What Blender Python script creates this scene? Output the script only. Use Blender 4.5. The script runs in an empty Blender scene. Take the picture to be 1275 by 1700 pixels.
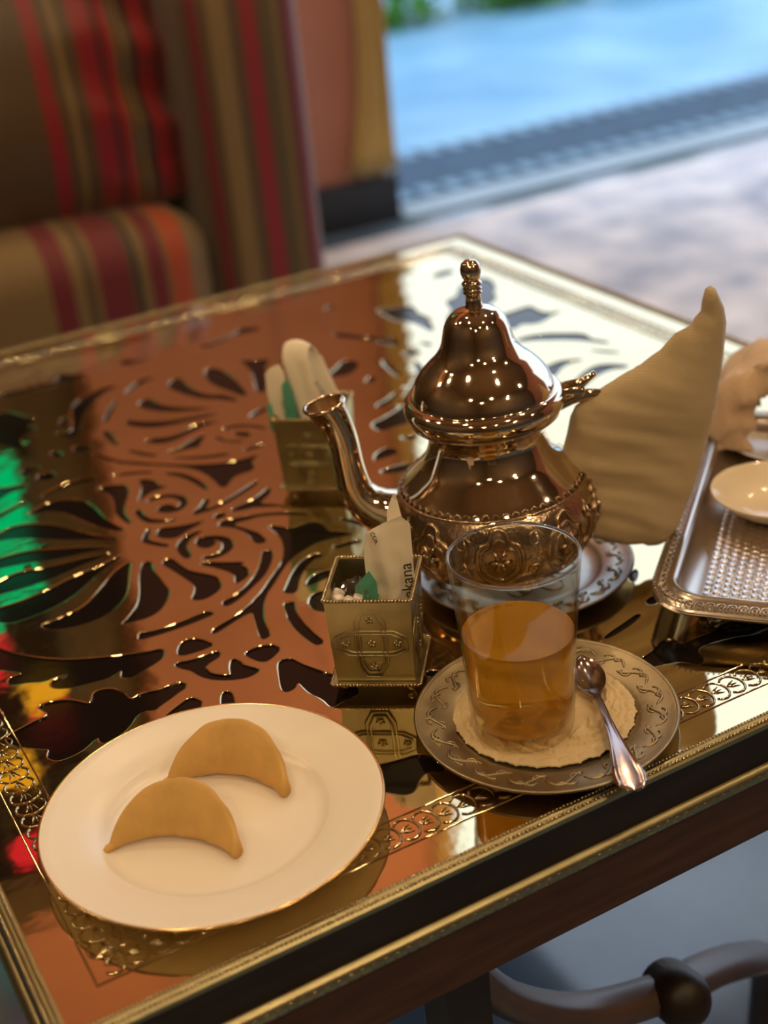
import bpy, bmesh, math, random
from math import sin, cos, pi, radians, sqrt, atan2, hypot
from mathutils import Vector, Matrix, noise
from mathutils.geometry import delaunay_2d_cdt

random.seed(7)
SC = bpy.context.scene
COL = SC.collection
TH = 0.55                      # height of the table top above the floor

# ---------------------------------------------------------------- camera
cam_data = bpy.data.cameras.new('camera')
cam = bpy.data.objects.new('camera', cam_data); COL.objects.link(cam)
cr = Vector((0.8701, -0.4840, -0.0933)); cu = Vector((0.2952, 0.3601, 0.8850)); cw = Vector((0.3947, 0.7976, -0.4562))
M = Matrix((cr, cu, -cw)).transposed().to_4x4()
M.translation = Vector((-0.0432, -0.4451, 0.45 + TH))
cam.matrix_world = M
cam_data.sensor_fit = 'VERTICAL'; cam_data.sensor_height = 36.0
cam_data.lens = 36.0 * 2305.8 / 1700.0
cam_data.clip_start = 0.02
cam_data.dof.use_dof = True; cam_data.dof.focus_distance = 0.745; cam_data.dof.aperture_fstop = 4.7
SC.camera = cam

# ---------------------------------------------------------------- world, exposure
wd = bpy.data.worlds.new('sky'); SC.world = wd; wd.use_nodes = True
bg = wd.node_tree.nodes['Background']
bg.inputs[0].default_value = (0.68, 0.81, 1.0, 1.0); bg.inputs[1].default_value = 2.1
vs = SC.view_settings
SC.display_settings.display_device = 'sRGB'
vs.view_transform = 'Standard'; vs.look = 'None'; vs.exposure = 0.0; vs.gamma = 1.0; vs.use_curve_mapping = False
cy = SC.cycles
cy.use_denoising = True
cy.sample_clamp_indirect = 6.0
cy.max_bounces = 14; cy.transmission_bounces = 12; cy.transparent_max_bounces = 16; cy.glossy_bounces = 6; cy.diffuse_bounces = 4
LAMP = 250.0                   # radiance of the warm bulbs hanging in the room
LAMP_COL = (1.0, 0.70, 0.38)

# ---------------------------------------------------------------- helpers
def link(o, parent=None):
    COL.objects.link(o)
    if parent is not None: o.parent = parent
    return o

def tag(o, label, cat, group=None, kind=None):
    o['label'] = label; o['category'] = cat
    if group: o['group'] = group
    if kind: o['kind'] = kind
    return o

def struct(o): o['kind'] = 'structure'; return o

def empty(name, loc, rz=0.0, parent=None):
    o = bpy.data.objects.new(name, None); o.empty_display_size = 0.02
    o.location = loc; o.rotation_euler = (0, 0, rz)
    return link(o, parent)

class MB:
    def __init__(s): s.v = []; s.f = []
    def add(s, v, f):
        n = len(s.v); s.v += [tuple(p) for p in v]; s.f += [tuple(i + n for i in q) for q in f]; return s
    def box(s, c, d, rz=0.0):
        x, y, z = d[0] / 2, d[1] / 2, d[2] / 2; ca, sa = cos(rz), sin(rz)
        vs_ = []
        for k in (-z, z):
            for (i, j) in ((-x, -y), (x, -y), (x, y), (-x, y)):
                vs_.append((c[0] + i * ca - j * sa, c[1] + i * sa + j * ca, c[2] + k))
        return s.add(vs_, [(0, 3, 2, 1), (4, 5, 6, 7), (0, 1, 5, 4), (1, 2, 6, 5), (2, 3, 7, 6), (3, 0, 4, 7)])
    def lathe(s, prof, n=64, c=(0, 0, 0)):
        v = []; f = []; m = len(prof)
        for i in range(n):
            a = 2 * pi * i / n
            for r, z in prof: v.append((c[0] + r * cos(a), c[1] + r * sin(a), c[2] + z))
        for i in range(n):
            j = (i + 1) % n
            for k in range(m - 1): f.append((i * m + k, j * m + k, j * m + k + 1, i * m + k + 1))
        return s.add(v, f)
    def tube(s, path, rad, n=8, closed=False, caps=True, flat=1.0, up=None):
        P = [Vector(p) for p in path]; m = len(P)
        if not hasattr(rad, '__len__'): rad = [rad] * m
        T = []
        for i in range(m):
            a = P[(i - 1) % m] if (closed or i > 0) else P[i]; b = P[(i + 1) % m] if (closed or i < m - 1) else P[i]
            d = (b - a); T.append(d.normalized() if d.length > 1e-12 else Vector((0, 0, 1)))
        u = Vector(up) if up is not None else (Vector((0, 0, 1)) if abs(T[0].z) < 0.9 else Vector((1, 0, 0)))
        v = []; f = []
        for i in range(m):
            if up is not None: u = Vector(up)
            u = (u - T[i] * u.dot(T[i])).normalized(); w = T[i].cross(u)
            for k in range(n):
                a = 2 * pi * k / n
                v.append(P[i] + u * (cos(a) * rad[i] * flat) + w * (sin(a) * rad[i]))
        for i in range(m if closed else m - 1):
            j = (i + 1) % m
            for k in range(n):
                l = (k + 1) % n; f.append((i * n + k, i * n + l, j * n + l, j * n + k))
        if caps and not closed: f += [tuple(range(n))[::-1], tuple((m - 1) * n + k for k in range(n))]
        return s.add(v, f)
    def ball(s, c, r, n=8, m=6, sq=(1, 1, 1)):
        v = [(c[0], c[1], c[2] - r * sq[2])]; f = []
        for i in range(1, m):
            t = pi * i / m
            for k in range(n):
                a = 2 * pi * k / n
                v.append((c[0] + r * sin(t) * cos(a) * sq[0], c[1] + r * sin(t) * sin(a) * sq[1], c[2] - r * cos(t) * sq[2]))
        v.append((c[0], c[1], c[2] + r * sq[2])); e = len(v) - 1
        for k in range(n): f.append((0, 1 + (k + 1) % n, 1 + k)); f.append((e, 1 + (m - 2) * n + k, 1 + (m - 2) * n + (k + 1) % n))
        for i in range(m - 2):
            for k in range(n):
                l = (k + 1) % n; f.append((1 + i * n + k, 1 + i * n + l, 1 + (i + 1) * n + l, 1 + (i + 1) * n + k))
        return s.add(v, f)
    def rbox(s, c, d, r, n=6, fn=None):
        """box with rounded edges; fn(x,y,z) may move points"""
        h = [q / 2 for q in d]
        faces = [((1, 0, 0), (0, 1, 0), (0, 0, 1)), ((-1, 0, 0), (0, 0, 1), (0, 1, 0)), ((0, 1, 0), (0, 0, 1), (1, 0, 0)),
                 ((0, -1, 0), (1, 0, 0), (0, 0, 1)), ((0, 0, 1), (1, 0, 0), (0, 1, 0)), ((0, 0, -1), (0, 1, 0), (1, 0, 0))]
        for nn, a, b in faces:
            nn, a, b = Vector(nn), Vector(a), Vector(b)
            def steps(ax):
                L = abs(ax.x) * h[0] + abs(ax.y) * h[1] + abs(ax.z) * h[2]
                e = [L * -1 + r * (1 - cos(pi / 2 * i / 4)) * 1.0 for i in range(4)]
                mid = [-(L - r) + 2 * (L - r) * i / n for i in range(n + 1)]
                return e + mid + [-q for q in e[::-1]]
            A, B = steps(a), steps(b); L = abs(nn.x) * h[0] + abs(nn.y) * h[1] + abs(nn.z) * h[2]
            v = []; f = []
            for x in A:
                for y in B:
                    p = nn * L + a * x + b * y
                    q = Vector((max(-h[0] + r, min(h[0] - r, p.x)), max(-h[1] + r, min(h[1] - r, p.y)), max(-h[2] + r, min(h[2] - r, p.z))))
                    o = p - q
                    if o.length > 1e-9: o = o.normalized() * r
                    p = q + o
                    if fn: p = Vector(fn(p.x, p.y, p.z))
                    v.append((c[0] + p.x, c[1] + p.y, c[2] + p.z))
            k = len(B)
            for i in range(len(A) - 1):
                for j in range(k - 1): f.append((i * k + j, (i + 1) * k + j, (i + 1) * k + j + 1, i * k + j + 1))
            s.add(v, f)
        return s
    def build(s, name, mat, parent=None, smooth=True, merge=0.0, loc=None, angle=None):
        me = bpy.data.meshes.new(name); me.from_pydata(s.v, [], s.f); me.update()
        if merge:
            bm = bmesh.new(); bm.from_mesh(me); bmesh.ops.remove_doubles(bm, verts=bm.verts, dist=merge)
            bmesh.ops.recalc_face_normals(bm, faces=bm.faces); bm.to_mesh(me); bm.free()
        if mat: me.materials.append(mat)
        if smooth:
            me.polygons.foreach_set('use_smooth', [True] * len(me.polygons))
            if angle: me.set_sharp_from_angle(angle=radians(angle))
        o = bpy.data.objects.new(name, me)
        if loc: o.location = loc
        return link(o, parent)

def catmull(pts, k=6, closed=False):
    P = [Vector(p) for p in pts]; m = len(P); out = []
    for i in range(m if closed else m - 1):
        a, b, c, d = (P[(i - 1) % m], P[i], P[(i + 1) % m], P[(i + 2) % m]) if closed else (P[max(i - 1, 0)], P[i], P[i + 1], P[min(i + 2, m - 1)])
        for j in range(k):
            t = j / k
            out.append(0.5 * ((2 * b) + (c - a) * t + (2 * a - 5 * b + 4 * c - d) * t * t + (3 * b - a - 3 * c + d) * t ** 3))
    if not closed: out.append(P[-1])
    return out

def chaikin(P, it=1):
    for _ in range(it):
        Q = []
        for i in range(len(P)):
            a, b = P[i], P[(i + 1) % len(P)]
            Q += [(a[0] * .75 + b[0] * .25, a[1] * .75 + b[1] * .25), (a[0] * .25 + b[0] * .75, a[1] * .25 + b[1] * .75)]
        P = Q
    return P

def inside(P, x, y):
    r = False; j = len(P) - 1
    for i in range(len(P)):
        if (P[i][1] > y) != (P[j][1] > y) and x < (P[j][0] - P[i][0]) * (y - P[i][1]) / (P[j][1] - P[i][1]) + P[i][0]: r = not r
        j = i
    return r

def edge_dist(P, x, y):
    best = 1e9
    for i in range(len(P)):
        ax, ay = P[i]; bx, by = P[(i + 1) % len(P)]
        dx, dy = bx - ax, by - ay; t = max(0, min(1, ((x - ax) * dx + (y - ay) * dy) / (dx * dx + dy * dy + 1e-18)))
        best = min(best, hypot(x - ax - t * dx, y - ay - t * dy))
    return best

def pillow(P, step, T, w, front=None, back=None, conv=None):
    """closed puffy sheet over the outline P=(a,z): returns MB; front/back add to the depth; conv maps (a,depth,z) to 3D"""
    n = len(P); pts = [Vector(p) for p in P]
    xs = [p[0] for p in P]; ys = [p[1] for p in P]
    x = min(xs)
    while x < max(xs):
        y = min(ys)
        while y < max(ys):
            if inside(P, x, y) and edge_dist(P, x, y) > step * .45: pts.append(Vector((x, y)))
            y += step
        x += step
    vo, eo, fo, a_, b_, of = delaunay_2d_cdt(pts, [], [list(range(n))], 1, 1e-7)
    m = len(vo); D = [edge_dist(P, p.x, p.y) for p in vo]
    onb = [d < 1e-6 for d in D]
    def th(d): q = min(d / w, 1.0); return T * sqrt(max(0, 1 - (1 - q) ** 2))
    mb = MB(); idx = {}
    V = []
    for i, p in enumerate(vo): V.append((p.x, -th(D[i]) + (front(p.x, p.y) * (0.15 if onb[i] else 1) if front else 0), p.y))
    for i, p in enumerate(vo):
        if onb[i]: idx[i] = i
        else: idx[i] = len(V); V.append((p.x, th(D[i]) + (back(p.x, p.y) if back else (front(p.x, p.y) if front else 0)), p.y))
    F = []
    for q in fo: F.append(tuple(q)); F.append(tuple(idx[i] for i in reversed(q)))
    if conv: V = [conv(*v) for v in V]
    return mb.add(V, F)

# ---------------------------------------------------------------- materials
MATS = {}
def mat(name, col=(.5, .5, .5), rough=.5, metal=0.0, var=0.0, vscale=8.0, bump=0.0, bscale=200.0, bdist=.001, coat=0.0, trans=0.0, ior=1.45, spec=.5, col2=None, sheen=0.0, sss=0.0, detail=4.0, stretch=None):
    if name in MATS: return MATS[name]
    m = bpy.data.materials.new(name); m.use_nodes = True; nt = m.node_tree; N = nt.nodes; L = nt.links
    b = N['Principled BSDF']
    b.inputs['Base Color'].default_value = (*col, 1); b.inputs['Roughness'].default_value = rough; b.inputs['Metallic'].default_value = metal
    b.inputs['Coat Weight'].default_value = coat; b.inputs['Coat Roughness'].default_value = .06
    b.inputs['Transmission Weight'].default_value = trans; b.inputs['IOR'].default_value = ior
    b.inputs['Specular IOR Level'].default_value = spec; b.inputs['Sheen Weight'].default_value = sheen
    if sss: b.inputs['Subsurface Weight'].default_value = sss; b.inputs['Subsurface Radius'].default_value = (.004, .002, .001)
    tc = N.new('ShaderNodeTexCoord'); src = tc.outputs['Object']
    if stretch:
        mp = N.new('ShaderNodeMapping'); mp.inputs['Scale'].default_value = stretch; L.new(src, mp.inputs[0]); src = mp.outputs[0]
    if var or col2:
        nz = N.new('ShaderNodeTexNoise'); nz.inputs['Scale'].default_value = vscale; nz.inputs['Detail'].default_value = detail; L.new(src, nz.inputs['Vector'])
        rp = N.new('ShaderNodeValToRGB'); rp.color_ramp.elements[0].position = .3; rp.color_ramp.elements[1].position = .7
        c2 = col2 or tuple(c * (1 - var) for c in col)
        rp.color_ramp.elements[0].color = (*c2, 1); rp.color_ramp.elements[1].color = (*col, 1)
        L.new(nz.outputs['Fac'], rp.inputs[0]); L.new(rp.outputs[0], b.inputs['Base Color'])
    if bump:
        nb = N.new('ShaderNodeTexNoise'); nb.inputs['Scale'].default_value = bscale; nb.inputs['Detail'].default_value = 3; L.new(src, nb.inputs['Vector'])
        bp = N.new('ShaderNodeBump'); bp.inputs['Strength'].default_value = bump; bp.inputs['Distance'].default_value = bdist
        L.new(nb.outputs['Fac'], bp.inputs['Height']); L.new(bp.outputs[0], b.inputs['Normal'])
    MATS[name] = m
    return m

def emis(name, col, strength):
    m = bpy.data.materials.new(name); m.use_nodes = True; nt = m.node_tree
    nt.nodes.remove(nt.nodes['Principled BSDF']); e = nt.nodes.new('ShaderNodeEmission')
    e.inputs[0].default_value = (*col, 1); e.inputs[1].default_value = strength
    nt.links.new(e.outputs[0], nt.nodes['Material Output'].inputs[0])
    return m

def stripes(name, axis, x0, x1, stops, rough=.6, wob=0.0):
    """cloth woven in stripes across one axis: stops = [(position, colour)], constant steps"""
    m = bpy.data.materials.new(name); m.use_nodes = True; nt = m.node_tree; N = nt.nodes; L = nt.links; b = N['Principled BSDF']
    tc = N.new('ShaderNodeTexCoord'); sx = N.new('ShaderNodeSeparateXYZ'); L.new(tc.outputs['Object'], sx.inputs[0])
    mr = N.new('ShaderNodeMapRange'); mr.inputs[1].default_value = x0; mr.inputs[2].default_value = x1; L.new(sx.outputs[axis], mr.inputs[0])
    rp = N.new('ShaderNodeValToRGB'); cr_ = rp.color_ramp; cr_.interpolation = 'CONSTANT'
    for i, (p, c) in enumerate(stops):
        e = cr_.elements[i] if i < 2 else cr_.elements.new(p)
        e.position = p; e.color = (*c, 1)
    L.new(mr.outputs[0], rp.inputs[0]); L.new(rp.outputs[0], b.inputs['Base Color']); b.inputs['Roughness'].default_value = rough
    b.inputs['Sheen Weight'].default_value = .3
    nb = N.new('ShaderNodeTexNoise'); nb.inputs['Scale'].default_value = 260; L.new(tc.outputs['Object'], nb.inputs['Vector'])
    bp = N.new('ShaderNodeBump'); bp.inputs['Strength'].default_value = .3; bp.inputs['Distance'].default_value = .002
    L.new(nb.outputs['Fac'], bp.inputs['Height']); L.new(bp.outputs[0], b.inputs['Normal'])
    return m

brass = mat('polished_brass', (.76, .63, .37), .04, 1.0, var=.12, vscale=14, bump=.16, bscale=24, bdist=.0012, detail=2)
brass_edge = mat('worn_brass', (.74, .60, .34), .26, 1.0, var=.35, vscale=60)
brass_dull = mat('dull_brass', (.50, .44, .25), .36, 1.0, var=.25, vscale=45, bump=.25, bscale=300, bdist=.0004)
pewter = mat('aged_pewter', (.44, .36, .23), .42, 1.0, var=.25, vscale=50, bump=.35, bscale=260, bdist=.0004)
silver = mat('aged_silver', (.62, .56, .50), .24, 1.0, var=.15, vscale=30)
pot_metal = mat('copper_toned_silver', (.76, .62, .45), .06, 1.0, var=.12, vscale=25)
pot_chased = mat('chased_silver', (.66, .50, .34), .20, 1.0, var=.35, vscale=90, bump=.6, bscale=420, bdist=.0007)
lacquer = mat('black_lacquer', (.006, .004, .004), .09, 0, bump=.05, bscale=60, bdist=.001, spec=.3)
edge_wood = mat('dark_edge_wood', (.022, .012, .007), .45, 0, var=.5, vscale=12, stretch=(1, 1, 8))
apron_wood = mat('brown_wood', (.085, .034, .015), .5, 0, var=.5, vscale=9, stretch=(2, 2, 18))
porcelain = mat('white_porcelain', (.88, .83, .75), .27, 0)
gold = mat('gold_line', (.9, .62, .28), .18, 1.0)
steel = mat('spoon_steel', (.44, .35, .33), .16, 1.0)
paper = mat('sachet_paper', (.90, .82, .66), .7, 0, bump=.2, bscale=90, bdist=.001)
green_paper = mat('green_sachet_paper', (.11, .40, .27), .55, 0, bump=.2, bscale=90, bdist=.001)
ink = mat('black_ink', (.03, .03, .035), .6)

# ================================================================ the room
wall_pink = mat('terracotta_plaster', (.42, .182, .13), .75, 0, var=.12, vscale=3)
wall_dark = mat('dark_panelling', (.085, .052, .024), .6, 0, var=.4, vscale=5, stretch=(6, 6, 1))
terracotta = wall_pink
ochre = mat('ochre_plaster', (.55, .38, .13), .7, 0, var=.15, vscale=3)
ceil_m = mat('ceiling_wood', (.16, .09, .04), .6, 0, var=.4, vscale=4, stretch=(1, 12, 1))
marble = mat('dark_marble', (.17, .26, .38), .10, 0, vscale=3.5, col2=(.05, .08, .12), detail=9, spec=1.0)
court = mat('courtyard_stone', (.34, .62, .84), .5, 0, col2=(.15, .37, .60), vscale=1.6, detail=6, spec=.3)
base_m = mat('black_baseboard', (.02, .022, .025), .4)

fl = MB().box((1.2, .1, -.05), (6.8, 5.6, .1)).build('floor', marble, smooth=False); struct(fl)
cf = MB().box((3.5, 7.9, -.055), (14, 10.0, .1)).build('floor_courtyard', court, smooth=False); struct(cf)
wb = MB().box((-.72, 2.865, 1.43), (2.95, .17, 2.86)).build('wall_back_panelling', wall_dark, smooth=False); struct(wb)
wb2 = MB().box((1.21, 2.865, 1.95), (.91, .17, 3.9)).build('wall_back', wall_pink, smooth=False); struct(wb2)
wb3 = MB().box((3.14, 2.865, 3.83), (2.91, .17, .14)).build('trim_1', wall_pink, smooth=False); struct(wb3)
fz = MB().box((-.72, 2.865, 3.38), (2.95, .17, 1.04)).build('trim_4', wall_pink, smooth=False); struct(fz)
pl = MB().box((.985, 2.72, 1.95), (.48, .12, 3.9)).box((.985, 2.715, 2.97), (.54, .15, .05)).build('trim_2', terracotta, smooth=False); struct(pl)
cp = MB().box((.985, 2.715, 3.11), (.50, .14, .22)).build('trim_3', ochre, smooth=False); struct(cp)  # unseen ochre capital, added for a yellow patch reflected in the brass
wl = MB().box((-2.25, .1, 1.95), (.1, 5.6, 3.9)).build('wall_left', wall_dark, smooth=False); struct(wl)
wr = MB().box((4.65, -1.2, 1.95), (.1, 3.0, 3.9)).box((4.65, 1.6, 3.35), (.1, 2.6, 1.1)).build('wall_right', wall_pink, smooth=False); struct(wr)
wn = MB().box((1.2, -2.75, 1.95), (6.8, .1, 3.9)).build('wall_near', wall_dark, smooth=False); struct(wn)
ce = MB().box((1.2, .1, 3.95), (7.0, 5.8, .1)).build('ceiling', ceil_m, smooth=False); struct(ce)
bb = MB().box((1.455, 2.772, .062), (.43, .028, .124)).box((1.676, 2.865, .062), (.028, .2, .124)).build('baseboard_back', base_m, smooth=False); struct(bb)

# stained glass window in the panelling
wz = empty('window_1', (.30, 2.765, 1.45)); struct(wz)
fr = MB()
for sx in (-.27, .27): fr.box((sx, 0, .60), (.03, .05, 1.26))
for sz in (-.02, 1.22): fr.box((0, 0, sz), (.57, .05, .03))
fr.build('window_frame', edge_wood, wz, smooth=False)
lead = MB()
GC = {'g': (.0, .75, .32), 't': (.02, .6, .5), 'r': (.9, .03, .05), 'y': (1.0, .5, .03), 'o': (.9, .22, .02), 'd': (.10, .05, .03)}
GM = {k: emis('stained_glass_' + k, c, {'d': .2}.get(k, .95)) for k, c in GC.items()}
rows = ['dyyg', 'ggtg', 'gtgg', 'dggd', 'ydrd', 'drdy', 'rddr', 'ddyd', 'dddd', 'ddry']
for j, rw in enumerate(rows):
    for i, ch in enumerate(rw):
        x0 = -.255 + i * .1275; z0 = j * .12
        mb = MB(); k = .012; sh = .018 * ((i + j) % 2 * 2 - 1)
        v = [(x0 + k, -.004, z0 + .008), (x0 + .1275 - k + .006, -.004, z0 + .008 + sh * .4), (x0 + .1275 - k, -.004, z0 + .112), (x0 + k - .006, -.004, z0 + .112 - sh * .4)]
        v += [(a, .004, c) for a, b, c in v]
        mb.add(v, [(0, 1, 2, 3), (7, 6, 5, 4), (0, 4, 5, 1), (1, 5, 6, 2), (2, 6, 7, 3), (3, 7, 4, 0)])
        mb.build('pane', GM[ch], wz, smooth=False)
for i in range(5): lead.box((-.255 + i * .1275, .006, .6), (.012, .016, 1.2))
for j in range(11): lead.box((0, .006, j * .12), (.51, .016, .012))
lead.build('leading', base_m, wz, smooth=False)

# warm bulbs on the ceiling, some of them added for light on wall and table
bulb_m = emis('warm_bulb', LAMP_COL, LAMP); cap_m = mat('lamp_cap', (.45, .30, .14), .3, 1.0)
proto = None
for x, y, z in ((-.55, .15, 2.75), (.65, -.75, 2.75), (1.35, .45, 2.75), (.1, 1.15, 2.75), (-1.2, 1.3, 2.75), (-.2, -1.7, 2.75), (2.1, -1.2, 2.75), (2.4, .9, 2.75), (-1.4, -.9, 2.75), (1.0, -2.1, 2.75), (-1.6, 2.2, 2.75), (.95, 1.9, 3.20), (1.75, 1.95, 3.20), (-.75, -1.35, 2.05), (.75, -1.75, 2.05)):  # last entries are added: high pair washes back wall, low pair lights fronts
    lamp = empty('pendant_lamp', (x, y, z))
    tag(lamp, 'small warm bulb hanging on a short cord, glinting in the teapot; some added for light on wall and table', 'lamp', 'warm bulbs under the ceiling')
    if proto is None:
        a = MB().tube([(0, 0, .07), (0, 0, 1.14)], .004, 6).build('cord', edge_wood, lamp)
        b = MB().lathe([(.0, .10), (.02, .10), (.03, .08), (.034, .04), (.030, .035), (0, .035)], 16).build('cap', cap_m, lamp)
        c = MB().ball((0, 0, 0), .045, 10, 7).build('bulb', bulb_m, lamp); proto = (a, b, c); a.scale.z = (3.9 - z) / 1.14
    else:
        for q in proto:
            n = q.copy(); COL.objects.link(n); n.parent = lamp
            if q is proto[0]: n.scale.z = (3.9 - z) / 1.14

# ================================================================ the table
W, D = .7496, .8868
tb = empty('coffee_table', (0, 0, TH)); tag(tb, 'low table topped with pierced polished brass over black lacquer', 'table')

def brass_top():
    pts = []; faces = []; edges = []; kind = []
    inset = .0075
    rect = [(inset, inset), (W - inset, inset), (W - inset, D - inset), (inset, D - inset)]
    rl = []
    for i in range(4):
        a, b = rect[i], rect[(i + 1) % 4]
        for k in range(60): rl.append((a[0] + (b[0] - a[0]) * k / 60, a[1] + (b[1] - a[1]) * k / 60))
    faces.append(list(range(len(rl)))); pts += rl; kind += [0] * len(rl)
    loops = []
    for c in CUT:
        P = [(c[i] / 1e4, c[i + 1] / 1e4) for i in range(0, len(c), 2)]
        P = chaikin(P, 2)
        A = sum(P[i][0] * P[(i + 1) % len(P)][1] - P[(i + 1) % len(P)][0] * P[i][1] for i in range(len(P)))
        if A < 0: P.reverse()
        loops.append(P)
        n0 = len(pts); pts += P; kind += [1] * len(P); faces.append(list(range(n0, n0 + len(P))))
    for P in loops:                      # rounded shoulder around every opening
        n = len(P)
        for i in range(n):
            a, b, c = P[i - 1], P[i], P[(i + 1) % n]
            tx, ty = c[0] - a[0], c[1] - a[1]; l = hypot(tx, ty) + 1e-12
            for off in (.0004, .0010):
                q = (b[0] + ty / l * off, b[1] - tx / l * off)
                if q[0] > inset and q[1] > inset and q[0] < W - inset and q[1] < D - inset: pts.append(q); kind.append(2)
    s = .0085; i = 1
    while i * s + inset < W - inset - .003:
        j = 1
        while j * s + inset < D - inset - .003:
            pts.append((inset + i * s + .001 * sin(j * 2.1), inset + j * s + .001 * sin(i * 1.7))); kind.append(3); j += 1
        i += 1
    vo, eo, fo, ov, oe, of = delaunay_2d_cdt([Vector(p) for p in pts], [], faces, 1, 1e-6)
    keep = [f for f, o in zip(fo, of) if o == [0] or (len(o) == 1 and o[0] == 0)]
    V = []
    for i, p in enumerate(vo):
        k = min([kind[q] for q in ov[i]] or [3]) if ov[i] else 1
        z = -.00016 if any(kind[q] == 1 for q in ov[i]) or not ov[i] else 0.0
        if 1 not in [kind[q] for q in ov[i]]:
            z +=   .00012 * noise.noise(Vector((p.x * 38, p.y * 38, 0)))
        V.append((p.x, p.y, z))
    cnt = {}
    for f in keep:
        for a, b in zip(f, list(f[1:]) + [f[0]]):
            if (b, a) in cnt: cnt.pop((b, a))
            else: cnt[(a, b)] = 1
    used = {}; mb = MB(); F = [tuple(f) for f in keep]
    for a, b in cnt:
        for q in (a, b):
            if q not in used:
                used[q] = len(V); V.append((V[q][0], V[q][1], -.0012))
        F.append((b, a, used[a], used[b]))
    mb.add(V, F)
    return mb.build('brass_fretwork', brass, tb, angle=50)
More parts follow.
